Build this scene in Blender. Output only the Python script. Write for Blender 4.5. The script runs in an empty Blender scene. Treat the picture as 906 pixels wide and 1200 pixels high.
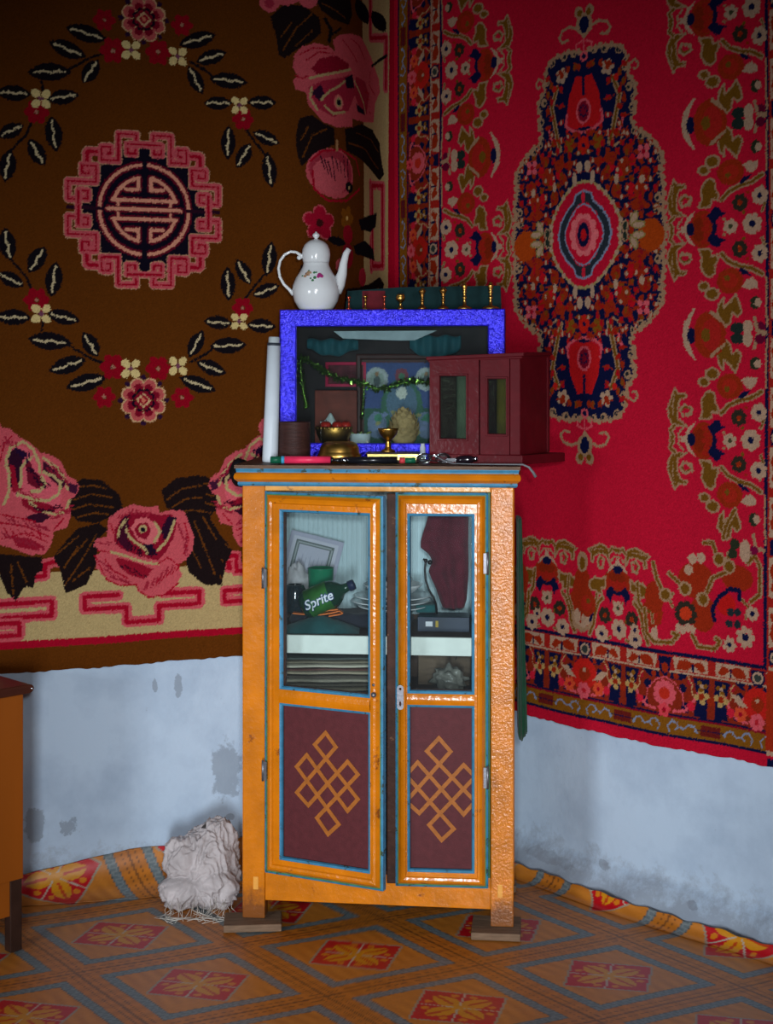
import bpy, math, random
import numpy as np
from mathutils import Vector, Matrix
random.seed(7)
RNG = np.random.default_rng(11)
SC = bpy.context.scene
COL = SC.collection
PI = math.pi
F, CX, HZ, H = 1700.0, 453.0, 440.0, 1.5     # focal length in pixels, centre column, horizon row, eye height

# ------------------------------------------------------------------ helpers
def lin(c):
    out = []
    for v in c[:3]:
        v = v / 255.0
        out.append(v / 12.92 if v <= 0.04045 else ((v + 0.055) / 1.055) ** 2.4)
    return tuple(out)

def W(px, py, Y):
    return Vector(((px - CX) * Y / F, Y, H - (py - HZ) * Y / F))

class MB:
    def __init__(s): s.v = []; s.f = []; s.m = []; s.sm = []
    def add(s, vs, fs, m=0, smooth=False):
        o = len(s.v); s.v += [tuple(v) for v in vs]
        for f in fs:
            s.f.append(tuple(i + o for i in f)); s.m.append(m); s.sm.append(smooth)
        return s
    def box(s, x0, x1, y0, y1, z0, z1, m=0, M=None):
        vs = [Vector((x, y, z)) for x in (x0, x1) for y in (y0, y1) for z in (z0, z1)]
        if M is not None: vs = [M @ v for v in vs]
        return s.add(vs, [(0,1,3,2),(4,6,7,5),(0,4,5,1),(2,3,7,6),(0,2,6,4),(1,5,7,3)], m)
    def lathe(s, prof, n=32, M=None, m=0, cap=True):
        vs = []
        for r, z in prof:
            for k in range(n):
                a = 2 * PI * k / n; vs.append(Vector((r * math.cos(a), r * math.sin(a), z)))
        fs = []
        for i in range(len(prof) - 1):
            for k in range(n):
                k2 = (k + 1) % n
                fs.append((i*n+k, i*n+k2, (i+1)*n+k2, (i+1)*n+k))
        if cap:
            if prof[0][0] > 1e-5: fs.append(tuple(range(n))[::-1])
            if prof[-1][0] > 1e-5: fs.append(tuple(range((len(prof)-1)*n, len(prof)*n)))
        if M is not None: vs = [M @ v for v in vs]
        return s.add(vs, fs, m, True)
    def tube(s, pts, r, n=10, m=0, close=False, flat=1.0):
        pts = [Vector(p) for p in pts]; N = len(pts)
        rs = r if isinstance(r, (list, tuple)) else [r] * N
        vs = []; up = None
        for i in range(N):
            if close: t = pts[(i+1) % N] - pts[(i-1) % N]
            else: t = pts[min(i+1, N-1)] - pts[max(i-1, 0)]
            t.normalize()
            if up is None:
                up = Vector((0,0,1)) if abs(t.z) < .9 else Vector((1,0,0))
            a = t.cross(up); a.normalize(); b = a.cross(t); up = b
            for k in range(n):
                an = 2 * PI * k / n
                vs.append(pts[i] + a * (rs[i] * math.cos(an)) + b * (rs[i] * flat * math.sin(an)))
        fs = []
        for i in range(N if close else N - 1):
            j = (i + 1) % N
            for k in range(n):
                k2 = (k + 1) % n
                fs.append((i*n+k, i*n+k2, j*n+k2, j*n+k))
        if not close:
            fs.append(tuple(range(n))[::-1]); fs.append(tuple(range((N-1)*n, N*n)))
        return s.add(vs, fs, m, True)
    def prism(s, poly, a0, a1, axis='x', m=0, M=None):
        n = len(poly); vs = []
        for a in (a0, a1):
            for p, q in poly:
                v = {'x': (a, p, q), 'y': (p, a, q), 'z': (p, q, a)}[axis]
                vs.append(Vector(v))
        if M is not None: vs = [M @ v for v in vs]
        fs = [tuple(range(n)), tuple(range(2*n - 1, n - 1, -1))]
        fs += [(i, i + n, (i+1) % n + n, (i+1) % n) for i in range(n)]
        return s.add(vs, fs, m)
    def grid(s, fn, nu, nv, m=0, smooth=True):
        vs = [fn(i / nu, j / nv) for j in range(nv + 1) for i in range(nu + 1)]
        fs = [(j*(nu+1)+i, j*(nu+1)+i+1, (j+1)*(nu+1)+i+1, (j+1)*(nu+1)+i) for j in range(nv) for i in range(nu)]
        return s.add(vs, fs, m, smooth)
    def ring(s, x0, z0, x1, z1, prof):
        """mitred frame: prof = [(inset, y, material)], swept round the rectangle"""
        for (o1, y1, m1), (o2, y2, m2) in zip(prof[:-1], prof[1:]):
            def c(o, y): return [(x0+o, y, z0+o), (x1-o, y, z0+o), (x1-o, y, z1-o), (x0+o, y, z1-o)]
            a, b = c(o1, y1), c(o2, y2)
            s.add(a + b, [(i, (i+1) % 4, (i+1) % 4 + 4, i + 4) for i in range(4)], m2)
    def ball(s, c, r, n=14, m=0, M=None):
        c = Vector(c); rr = r if isinstance(r, (tuple, list)) else (r, r, r)
        prof = [(max(1e-6, math.sin(PI*i/(n//2+2))), -math.cos(PI*i/(n//2+2))) for i in range(n//2+3)]
        T = Matrix.Translation(c) @ (M if M is not None else Matrix()) @ Matrix.Diagonal((rr[0], rr[1], rr[2], 1))
        return s.lathe(prof, n, T, m, cap=False)

def RZ(d): return Matrix.Rotation(math.radians(d), 4, 'Z')
def RX(d): return Matrix.Rotation(math.radians(d), 4, 'X')
def RY(d): return Matrix.Rotation(math.radians(d), 4, 'Y')
def TR(*a): return Matrix.Translation(Vector(a))

def obj(name, mb, mats, parent=None, loc=None, rot=None, bevel=0, label=None, subsurf=0, merge=True):
    me = bpy.data.meshes.new(name)
    me.from_pydata([tuple(v) for v in mb.v], [], mb.f)
    if not isinstance(mats, (list, tuple)): mats = [mats]
    for m in mats: me.materials.append(m)
    me.polygons.foreach_set('material_index', mb.m)
    me.polygons.foreach_set('use_smooth', mb.sm)
    me.update()
    import bmesh
    bm = bmesh.new(); bm.from_mesh(me)
    if merge: bmesh.ops.remove_doubles(bm, verts=bm.verts, dist=1e-6)
    bmesh.ops.recalc_face_normals(bm, faces=bm.faces)
    bm.to_mesh(me); bm.free()
    o = bpy.data.objects.new(name, me); COL.objects.link(o)
    if parent: o.parent = parent
    if loc is not None: o.location = loc
    if rot is not None: o.rotation_euler = rot
    if bevel:
        b = o.modifiers.new('bevel', 'BEVEL'); b.width = bevel; b.segments = 2; b.limit_method = 'ANGLE'
    if subsurf:
        b = o.modifiers.new('sub', 'SUBSURF'); b.levels = subsurf; b.render_levels = subsurf
    if label: o['label'] = label
    return o

def thing(name, label, cat, loc=(0,0,0), rot=(0,0,0), group=None):
    o = bpy.data.objects.new(name, None); COL.objects.link(o)
    o.location = loc; o.rotation_euler = rot
    return tag(o, label, cat, group)

def tag(o, label, cat, group=None, kind=None):
    o['label'] = label; o['category'] = cat
    if group: o['group'] = group
    if kind: o['kind'] = kind
    return o

def origin(o, c):
    """put a one-mesh thing's origin at c"""
    c = Vector(c); o.data.transform(Matrix.Translation(-c)); o.location = c
    return o

# ------------------------------------------------------------------ materials
def mat(name, rgb, rough=.6, metal=0, var=.12, vs=30, bump=0, bs=200, bd=.001, dirt=None, ds=8, dth=.62, spec=.22, coat=0, sheen=0, stretch=None, foot=False):
    m = bpy.data.materials.new(name); m.use_nodes = True
    N, L = m.node_tree.nodes, m.node_tree.links
    b = N['Principled BSDF']
    b.inputs['Roughness'].default_value = rough; b.inputs['Metallic'].default_value = metal
    b.inputs['Specular IOR Level'].default_value = spec
    b.inputs['Coat Weight'].default_value = coat; b.inputs['Coat Roughness'].default_value = .15
    b.inputs['Sheen Weight'].default_value = sheen
    tc = N.new('ShaderNodeTexCoord'); mp = N.new('ShaderNodeMapping')
    L.new(tc.outputs['Object'], mp.inputs[0])
    if stretch: mp.inputs['Scale'].default_value = stretch
    c = lin(rgb)
    nz = N.new('ShaderNodeTexNoise'); nz.inputs['Scale'].default_value = vs; nz.inputs['Detail'].default_value = 5
    L.new(mp.outputs[0], nz.inputs['Vector'])
    r = N.new('ShaderNodeMix'); r.data_type = 'RGBA'
    r.inputs['A'].default_value = tuple(x * (1 - var) for x in c) + (1,)
    r.inputs['B'].default_value = tuple(min(1, x * (1 + var)) for x in c) + (1,)
    mr = N.new('ShaderNodeMapRange'); mr.inputs[1].default_value = .3; mr.inputs[2].default_value = .7
    L.new(nz.outputs['Fac'], mr.inputs[0]); L.new(mr.outputs[0], r.inputs['Factor'])
    out = r.outputs['Result']
    if dirt:
        n2 = N.new('ShaderNodeTexNoise'); n2.inputs['Scale'].default_value = ds; n2.inputs['Detail'].default_value = 8
        n2.inputs['Roughness'].default_value = .7
        L.new(tc.outputs['Object'], n2.inputs['Vector'])
        m2 = N.new('ShaderNodeMapRange'); m2.inputs[1].default_value = dth; m2.inputs[2].default_value = dth + .06
        L.new(n2.outputs['Fac'], m2.inputs[0])
        r2 = N.new('ShaderNodeMix'); r2.data_type = 'RGBA'; r2.inputs['B'].default_value = lin(dirt) + (1,)
        L.new(out, r2.inputs['A']); L.new(m2.outputs[0], r2.inputs['Factor']); out = r2.outputs['Result']
    if foot:      # grime worn into the feet, with its own ragged outline
        sx = N.new('ShaderNodeSeparateXYZ'); L.new(tc.outputs['Object'], sx.inputs[0])
        n4 = N.new('ShaderNodeTexNoise'); n4.inputs['Scale'].default_value = 26; n4.inputs['Detail'].default_value = 8; n4.inputs['Roughness'].default_value = .7; L.new(tc.outputs['Object'], n4.inputs['Vector'])
        ad = N.new('ShaderNodeMath'); ad.operation = 'MULTIPLY_ADD'; L.new(n4.outputs['Fac'], ad.inputs[0]); ad.inputs[1].default_value = -.16; L.new(sx.outputs['Z'], ad.inputs[2])
        m4 = N.new('ShaderNodeMapRange'); m4.inputs[1].default_value = .030; m4.inputs[2].default_value = -.020; m4.inputs[3].default_value = 0; m4.inputs[4].default_value = .75; L.new(ad.outputs[0], m4.inputs[0])
        r4 = N.new('ShaderNodeMix'); r4.data_type = 'RGBA'; r4.inputs['B'].default_value = lin((84, 50, 34)) + (1,)
        L.new(out, r4.inputs['A']); L.new(m4.outputs[0], r4.inputs['Factor']); out = r4.outputs['Result']
    L.new(out, b.inputs['Base Color'])
    if bump:
        n3 = N.new('ShaderNodeTexNoise'); n3.inputs['Scale'].default_value = bs; n3.inputs['Detail'].default_value = 3
        L.new(mp.outputs[0], n3.inputs['Vector'])
        bp = N.new('ShaderNodeBump'); bp.inputs['Strength'].default_value = bump; bp.inputs['Distance'].default_value = bd
        L.new(n3.outputs['Fac'], bp.inputs['Height']); L.new(bp.outputs[0], b.inputs['Normal']); L.new(bp.outputs[0], b.inputs['Coat Normal'])
    return m

def glass(name, tint=(248, 252, 252), refl=1.0, alpha=.97, rough=.02):
    """thin window glass: fresnel reflection over clear transmission"""
    m = bpy.data.materials.new(name); m.use_nodes = True
    N, L = m.node_tree.nodes, m.node_tree.links
    N.remove(N['Principled BSDF'])
    t = N.new('ShaderNodeBsdfTransparent'); t.inputs[0].default_value = lin(tint) + (1,)
    g = N.new('ShaderNodeBsdfGlossy'); g.inputs['Roughness'].default_value = rough
    fr = N.new('ShaderNodeFresnel'); fr.inputs[0].default_value = 1.5
    mx = N.new('ShaderNodeMixShader')
    nz = N.new('ShaderNodeTexNoise'); nz.inputs['Scale'].default_value = 3
    L.new(fr.outputs[0], mx.inputs[0]); L.new(t.outputs[0], mx.inputs[1]); L.new(g.outputs[0], mx.inputs[2])
    d = N.new('ShaderNodeBsdfDiffuse'); d.inputs[0].default_value = lin((150, 160, 165)) + (1,)
    mr = N.new('ShaderNodeMapRange'); mr.inputs[3].default_value = .005; mr.inputs[4].default_value = 1 - alpha
    L.new(nz.outputs['Fac'], mr.inputs[0])
    m2 = N.new('ShaderNodeMixShader'); L.new(mr.outputs[0], m2.inputs[0]); L.new(mx.outputs[0], m2.inputs[1]); L.new(d.outputs[0], m2.inputs[2])
    L.new(m2.outputs[0], N['Material Output'].inputs[0])
    return m

def vmat(name, rough=.95, spec=.1, bump=.5, bs=420, bd=.002, sheen=0, weave=True):
    """surface whose pattern is knotted or printed into its mesh colours"""
    m = bpy.data.materials.new(name); m.use_nodes = True
    N, L = m.node_tree.nodes, m.node_tree.links
    b = N['Principled BSDF']; b.inputs['Roughness'].default_value = rough
    b.inputs['Specular IOR Level'].default_value = spec; b.inputs['Sheen Weight'].default_value = sheen
    a = N.new('ShaderNodeVertexColor'); a.layer_name = 'Col'
    L.new(a.outputs['Color'], b.inputs['Base Color'])
    nz = N.new('ShaderNodeTexNoise'); nz.inputs['Scale'].default_value = bs; nz.inputs['Detail'].default_value = 2
    tc = N.new('ShaderNodeTexCoord'); L.new(tc.outputs['Object'], nz.inputs['Vector'])
    bp = N.new('ShaderNodeBump'); bp.inputs['Strength'].default_value = bump; bp.inputs['Distance'].default_value = bd
    L.new(nz.outputs['Fac'], bp.inputs['Height']); L.new(bp.outputs[0], b.inputs['Normal'])
    return m

# ------------------------------------------------------------------ pattern canvas
class Canvas:
    def __init__(s, s0, s1, z0, z1, res, base):
        s.s0, s.z0, s.res = s0, z0, res
        s.nx = int(round((s1 - s0) / res)) + 1; s.nz = int(round((z1 - z0) / res)) + 1
        s.s1 = s0 + (s.nx - 1) * res; s.z1 = z0 + (s.nz - 1) * res
        s.img = np.empty((s.nz, s.nx, 3), np.float32); s.img[:] = lin(base)
        s.xs = s0 + np.arange(s.nx) * res; s.zs = z0 + np.arange(s.nz) * res
    def win(s, x0, x1, z0, z1):
        i0 = max(0, int((x0 - s.s0) / s.res)); i1 = min(s.nx, int((x1 - s.s0) / s.res) + 2)
        j0 = max(0, int((z0 - s.z0) / s.res)); j1 = min(s.nz, int((z1 - s.z0) / s.res) + 2)
        if i1 <= i0 or j1 <= j0: return None
        return i0, i1, j0, j1
    def poly(s, pts, c):
        p = np.array(pts, float); w = s.win(p[:,0].min(), p[:,0].max(), p[:,1].min(), p[:,1].max())
        if not w: return
        i0, i1, j0, j1 = w; X, Z = np.meshgrid(s.xs[i0:i1], s.zs[j0:j1]); ins = np.zeros(X.shape, bool)
        n = len(p)
        for k in range(n):
            x1, z1 = p[k]; x2, z2 = p[(k+1) % n]
            if z1 == z2: continue
            cr = ((z1 > Z) != (z2 > Z)) & (X < (x2 - x1) * (Z - z1) / (z2 - z1) + x1)
            ins ^= cr
        s.img[j0:j1, i0:i1][ins] = lin(c)
    def stroke(s, pts, wd, c, close=False):
        p = [np.array(q, float) for q in pts]
        if close: p = p + [p[0]]
        h = wd / 2
        for a, b in zip(p[:-1], p[1:]):
            w = s.win(min(a[0], b[0]) - h, max(a[0], b[0]) + h, min(a[1], b[1]) - h, max(a[1], b[1]) + h)
            if not w: continue
            i0, i1, j0, j1 = w; X, Z = np.meshgrid(s.xs[i0:i1], s.zs[j0:j1])
            d = b - a; l2 = max(1e-12, float(d @ d))
            t = np.clip(((X - a[0]) * d[0] + (Z - a[1]) * d[1]) / l2, 0, 1)
            ins = (X - a[0] - t * d[0])**2 + (Z - a[1] - t * d[1])**2 <= h * h
            s.img[j0:j1, i0:i1][ins] = lin(c)
    def ell(s, c, rx, rz, col, rot=0, inner=0):
        R = max(rx, rz); w = s.win(c[0] - R, c[0] + R, c[1] - R, c[1] + R)
        if not w: return
        i0, i1, j0, j1 = w; X, Z = np.meshgrid(s.xs[i0:i1] - c[0], s.zs[j0:j1] - c[1])
        a = math.radians(rot); U = X * math.cos(a) + Z * math.sin(a); V = -X * math.sin(a) + Z * math.cos(a)
        q = (U / rx)**2 + (V / rz)**2; ins = (q <= 1) & (q >= inner * inner)
        s.img[j0:j1, i0:i1][ins] = lin(col)
    def rect(s, x0, x1, z0, z1, c): s.poly([(x0, z0), (x1, z0), (x1, z1), (x0, z1)], c)
    def rag(s, amt=.55, noise=.10):
        """knotted pile: edges wander by about a knot, wool varies a little"""
        J, I = np.meshgrid(np.arange(s.nz), np.arange(s.nx), indexing='ij')
        J = np.clip(np.rint(J + RNG.normal(0, amt, J.shape)), 0, s.nz - 1).astype(int)
        I = np.clip(np.rint(I + RNG.normal(0, amt, I.shape)), 0, s.nx - 1).astype(int)
        s.img = s.img[J, I] * (1 + RNG.normal(0, noise, (s.nz, s.nx, 1))).astype(np.float32)
        s.img = np.clip(s.img, .002, 1)

def grid_mesh(name, pos, img, m, rim=None):
    """pos (nz,nx,3) vertices, img (nz,nx,3) colours; rim = vector array by which the edge is turned back"""
    nz, nx, _ = pos.shape; V = pos.reshape(-1, 3); C = img.reshape(-1, 3)
    idx = np.arange(nz * nx).reshape(nz, nx)
    Fq = np.stack([idx[:-1,:-1], idx[:-1,1:], idx[1:,1:], idx[1:,:-1]], -1).reshape(-1, 4)
    if rim is not None:
        loop = np.concatenate([idx[0,:], idx[1:,-1], idx[-1,-2::-1], idx[-2:0:-1,0]])
        back = V[loop] + rim.reshape(-1, 3)[loop]
        b = len(V) + np.arange(len(loop)); V = np.concatenate([V, back]); C = np.concatenate([C, C[loop] * .7])
        l2 = np.roll(loop, -1); b2 = np.roll(b, -1)
        Fq = np.concatenate([Fq, np.stack([loop, b, b2, l2], -1)])
    me = bpy.data.meshes.new(name)
    me.vertices.add(len(V)); me.vertices.foreach_set('co', V.astype(np.float32).ravel())
    me.loops.add(Fq.size); me.loops.foreach_set('vertex_index', Fq.astype(np.int32).ravel())
    me.polygons.add(len(Fq)); me.polygons.foreach_set('loop_start', (np.arange(len(Fq)) * 4).astype(np.int32))
    try: me.polygons.foreach_set('loop_total', np.full(len(Fq), 4, np.int32))
    except Exception: pass
    me.polygons.foreach_set('use_smooth', np.ones(len(Fq), bool))
    me.update(calc_edges=True); me.validate()
    at = me.color_attributes.new('Col', 'FLOAT_COLOR', 'POINT')
    at.data.foreach_set('color', np.concatenate([C, np.ones((len(C), 1))], 1).astype(np.float32).ravel())
    me.materials.append(m)
    o = bpy.data.objects.new(name, me); COL.objects.link(o)
    return o

# ------------------------------------------------------------------ plan of the room (curved wall with one deep corner)
WP = [(-2.75, 2.3), (-2.45, 3.1), (-2.0, 3.68), (-1.55, 3.98), (-1.107, 4.15), (-.76, 4.267), (-.42, 4.38), (-.2, 4.47),
      (.015, 4.86), (.215, 4.65), (.45, 4.40), (.75, 4.06), (1.02, 3.80), (1.42, 3.34), (1.7, 2.7), (1.8, 2.0)]
def catmull(P, n=24):
    P = [np.array(p, float) for p in P]; P = [2*P[0]-P[1]] + P + [2*P[-1]-P[-2]]; out = []
    for i in range(1, len(P) - 2):
        a, b, c, d = P[i-1:i+3]
        t01 = np.linalg.norm(b-a)**.5; t12 = np.linalg.norm(c-b)**.5; t23 = np.linalg.norm(d-c)**.5
        for k in range(n):
            t = k / n
            m1 = (c - b + t12 * ((b - a)/t01 - (c - a)/(t01+t12)))
            m2 = (c - b + t12 * ((d - c)/t23 - (d - b)/(t12+t23)))
            out.append((2*(b-c)+m1+m2)*t**3 + (-3*(b-c)-2*m1-m2)*t**2 + m1*t + b)
    out.append(P[-2]); return np.array(out)
PATH = catmull(WP)
SEG = np.r_[0, np.cumsum(np.linalg.norm(np.diff(PATH, axis=0), axis=1))]
SF = np.arange(0, SEG[-1], .004)
PX_, PY_ = np.interp(SF, SEG, PATH[:,0]), np.interp(SF, SEG, PATH[:,1])
TX, TY = np.gradient(PX_), np.gradient(PY_); _l = np.hypot(TX, TY); TX /= _l; TY /= _l
ker = np.ones(15) / 15
NX = np.convolve(np.pad(TY, 7, 'edge'), ker, 'valid'); NY = np.convolve(np.pad(-TX, 7, 'edge'), ker, 'valid')   # into the room
_l = np.hypot(NX, NY); NX /= _l; NY /= _l
KK = PX_ / PY_; _o = np.argsort(KK)
def path_at(s, off=0.0):
    x = np.interp(s, SF, PX_) + np.interp(s, SF, NX) * off; y = np.interp(s, SF, PY_) + np.interp(s, SF, NY) * off
    return x, y
_lo, _hi = np.argmin(abs(SF - 1.0)), np.argmin(abs(SF - (SEG[-1] - 1.2)))
def s_of(px):
    return float(np.interp((px - CX) / F, KK[_lo:_hi], SF[_lo:_hi]))
def P(px, py):
    s = s_of(px); Y = float(np.interp(s, SF, PY_)); return (s, H - (py - HZ) * Y / F)
S_CORNER = s_of(CX + F * .015 / 4.86)
MPP = .00247    # metres per photo pixel on the walls
# ------------------------------------------------------------------ brown carpet
class Draw:
    """draws pixel-traced shapes on a carpet canvas, with the carpet's own mirror symmetry"""
    def __init__(s, cv, cs, cz, P=P): s.c = cv; s.cs = cs; s.cz = cz; s.P = P
    def T(s, pts, mir, raw):
        q = [(p if raw else s.P(*p)) for p in pts]; out = []
        for m in mir.split(','):
            out.append([((2*s.cs - a) if 'h' in m else a, (2*s.cz - b) if 'v' in m else b) for a, b in q])
        return out
    def poly(s, pts, c, mir='', raw=False):
        for q in s.T(pts, mir, raw): s.c.poly(q, c)
    def line(s, pts, w, c, mir='', raw=False, close=False):
        for q in s.T(pts, mir, raw): s.c.stroke(q, w * MPP, c, close)
    def disc(s, p, r, c, mir='', raw=False, rz=None, rot=0, inner=0):
        for q, m in zip(s.T([p], mir, raw), mir.split(',')):
            k = (-1 if 'h' in m else 1) * (-1 if 'v' in m else 1)
            s.c.ell(q[0], r * MPP, (rz or r) * MPP, c, rot * k, inner)
    def scroll(s, pts, w, c1, c2, mir='', raw=False, close=False):
        s.line(pts, w + 3, c1, mir, raw, close); s.line(pts, w, c2, mir, raw, close)
    def leaf(s, p, a, ln, wd, c, vein=None, mir=''):
        """pointed leaf: centre p, direction a degrees (photo sense), length, width in px"""
        ca, sa = math.cos(math.radians(a)), math.sin(math.radians(a)); pts = []
        for k in range(13):
            t = -1 + 2*k/12; pts.append((t * ln/2, wd/2 * (1 - abs(t)**2.2) ))
        for k in range(11, 0, -1):
            t = -1 + 2*k/12; pts.append((t * ln/2, -wd/2 * (1 - abs(t)**2.2)))
        s.poly([(p[0] + x*ca - y*sa, p[1] + x*sa + y*ca) for x, y in pts], c, mir)
        if vein:
            v = [(-.36, 0), (-.12, .06), (.05, -.05), (.2, .05), (.36, -.02)]
            s.line([(p[0] + x*ln*ca - y*wd*sa, p[1] + x*ln*sa + y*wd*ca) for x, y in v], 2.4, vein, mir)
    def flower(s, p, r, n, c, core, mir='', rot=0, rp=.42, rc=.24, raw=False, edge=None, fx=1.0):
        for q in s.T([p], mir, raw):
            q = q[0]
            for pas in ((0, edge), (1, c)):
                if pas[1] is None: continue
                for k in range(n):
                    a = math.radians(rot) + 2*PI*k/n; e = 1 if pas[0] else 1.18
                    s.c.ell((q[0] + fx*r*.6*MPP*math.cos(a), q[1] + r*.6*MPP*math.sin(a)), r*rp*e*MPP, r*rp*e*MPP*.85, pas[1], math.degrees(a))
            s.c.ell(q, r*rc*MPP*fx, r*rc*MPP, core)

BR = (88, 45, 10); NV = (17, 13, 26); PK = (184, 76, 84); RD = (150, 10, 34); CRM = (168, 146, 100); LF = (19, 15, 20); VN = (92, 50, 16)
SL, SR = s_of(168) - (s_of(457) - s_of(168)) - .02, s_of(456.5)
cvL = Canvas(SL, SR + .03, .657, 2.95, .0026, BR)
C0 = P(168, 247); d = Draw(cvL, C0[0], C0[1])
cs, cz = C0
hw = SR - cs; hz = cz - .735
# outer frame lines: dark, red, cream ground
def frame_rect(ins, c):
    cvL.rect(cs - hw + ins, cs + hw - ins * .6, cz - hz + ins - .012, cz + hz - ins, c)
cvL.rect(cs - hw - .008, SR + 1, cz - hz - .012, cz + hz, (24, 14, 24)); frame_rect(.0, RD); frame_rect(.02, CRM); cvL.rect(cs + hw - .014, SR + 1, cz - hz - .012, cz + hz, (150, 8, 34))
bw = .235
cvL.rect(cs - hw + bw, cs + hw - .225, cz - hz + .20, cz + hz - bw, BR)
# meander of the bottom band (traced, mirrored)
def meander(pts, mir='', raw=False):
    d.line(pts, 12.5, PK, mir, raw); d.line(pts, 5.2, RD, mir, raw)
mb_ = [(137, 696), (98, 698), (98, 712), (147, 710), (147, 727), (185, 725), (185, 709), (232, 706), (232, 692), (190, 694)]
meander(mb_)
meander([(0, 706), (60, 703), (60, 719), (0, 723)]); meander([(0, 743), (22, 742), (22, 728), (0, 729)])
meander([(290, 702), (261, 704), (261, 691), (292, 689)]); meander([(275, 655), (266, 655), (266, 664), (290, 662)])
meander([(72, 656), (52, 660), (52, 674), (30, 676)]); meander([(262, 650), (275, 650), (275, 668), (292, 667)])
for k in (-1, 1):      # further left along the band, outside the photograph
    for q in range(1, 3):
        x0 = cs + k * (.42 + .36 * q); z0 = cz - hz + .08
        meander([(x0 - .12, z0 + .04), (x0 - .12, z0), (x0 - .03, z0), (x0 - .03, z0 - .04), (x0 + .06, z0 - .04), (x0 + .06, z0), (x0 + .14, z0), (x0 + .14, z0 + .04)], '', True)
# meander of the side band
for mir in ('', 'v'):
    meander([(447, 105), (447, 45), (428, 45), (428, 0), (428, -30)], mir)
    meander([(427, 215), (427, 250)], mir)
meander([(444, 218), (429, 218), (429, 260), (429, 312), (444, 312), (444, 218)], '')
meander([(444, 218), (429, 218), (429, 260), (429, 312), (444, 312), (444, 218)], 'h')
d.disc((436, 240), 5, CRM, '', rz=22); d.disc((436, 290), 5, CRM, '', rz=18)
# medallion in its own units
def med(pts, w, c, dg=True, close=False):
    sets = [pts] + ([[(y, x) for x, y in pts]] if dg else [])
    for pp in sets:
        for sx in (1, -1):
            for sy in (1, -1):
                cvL.stroke([(cs + sx*x*MPP*1.005, cz + sy*y*MPP*1.0) for x, y in pp], w * MPP, c, close)
def medpoly(pts, c):
    cvL.poly([(cs + x*MPP, cz + y*MPP) for x, y in pts], c)
q4 = [(0, 74), (28, 72), (28, 54), (52, 54), (54, 28), (72, 28), (74, 0)]
medpoly(q4 + [(x, -y) for x, y in q4[::-1]] + [(-x, -y) for x, y in q4] + [(-x, y) for x, y in q4[::-1]], NV)
paths = [[(10, 78), (10, 89), (31, 89), (31, 57), (50, 57), (50, 73), (40, 73), (40, 65), (44, 65)],
         [(0, 77), (20, 77), (20, 66), (11, 66), (11, 71)], [(55, 66), (68, 66), (68, 55)]]
for w_, c_ in ((10.2, (178, 130, 100)), (8.2, PK), (2.4, RD)):
    for pp in paths: med(pp, w_, c_)
for r_, w_, c_ in ((53, 9, (95, 12, 32)), (53, 4, (205, 138, 112))):
    cvL.ell(C0, (r_ + w_/2)*MPP, (r_ + w_/2)*MPP, c_, 0, (r_ - w_/2)/(r_ + w_/2))
cvL.ell(C0, 48*MPP, 48*MPP, NV)
arc = [(-38*math.cos(a), 38*math.sin(a)) for a in np.linspace(.3, 1.36, 9)]
for w_, c_ in ((8.5, (95, 12, 32)), (4.2, (205, 138, 112))):
    for sy in (1, -1):
        for sx in (1, -1):
            tr = lambda L_: [(cs + sx*x*MPP, cz + sy*y*MPP) for x, y in L_]
            cvL.stroke(tr([(-22, 24), (-7, 24), (-7, 37)] + arc[::-1] + [(-38, 11), (0, 11)]), w_*MPP, c_)
            cvL.stroke(tr([(-31, 11), (-31, 5)]), w_*.8*MPP, c_)
    cvL.stroke([(cs - 43*MPP, cz), (cs + 43*MPP, cz)], w_*MPP, c_)
for x0, x1, y0, y1 in ((-3.2, 3.2, 14, 74), (-3.2, 3.2, -74, -14), (49, 92, -2.2, 2.2), (-92, -49, -2.2, 2.2)):
    cvL.rect(cs + x0*MPP, cs + x1*MPP, cz + y0*MPP, cz + y1*MPP, NV if abs(y0) > 3 else (40, 14, 30))
for w_, c_ in ((8.2, PK), (2.4, RD)): med([(0, 77), (20, 77)], w_, c_)
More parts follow.
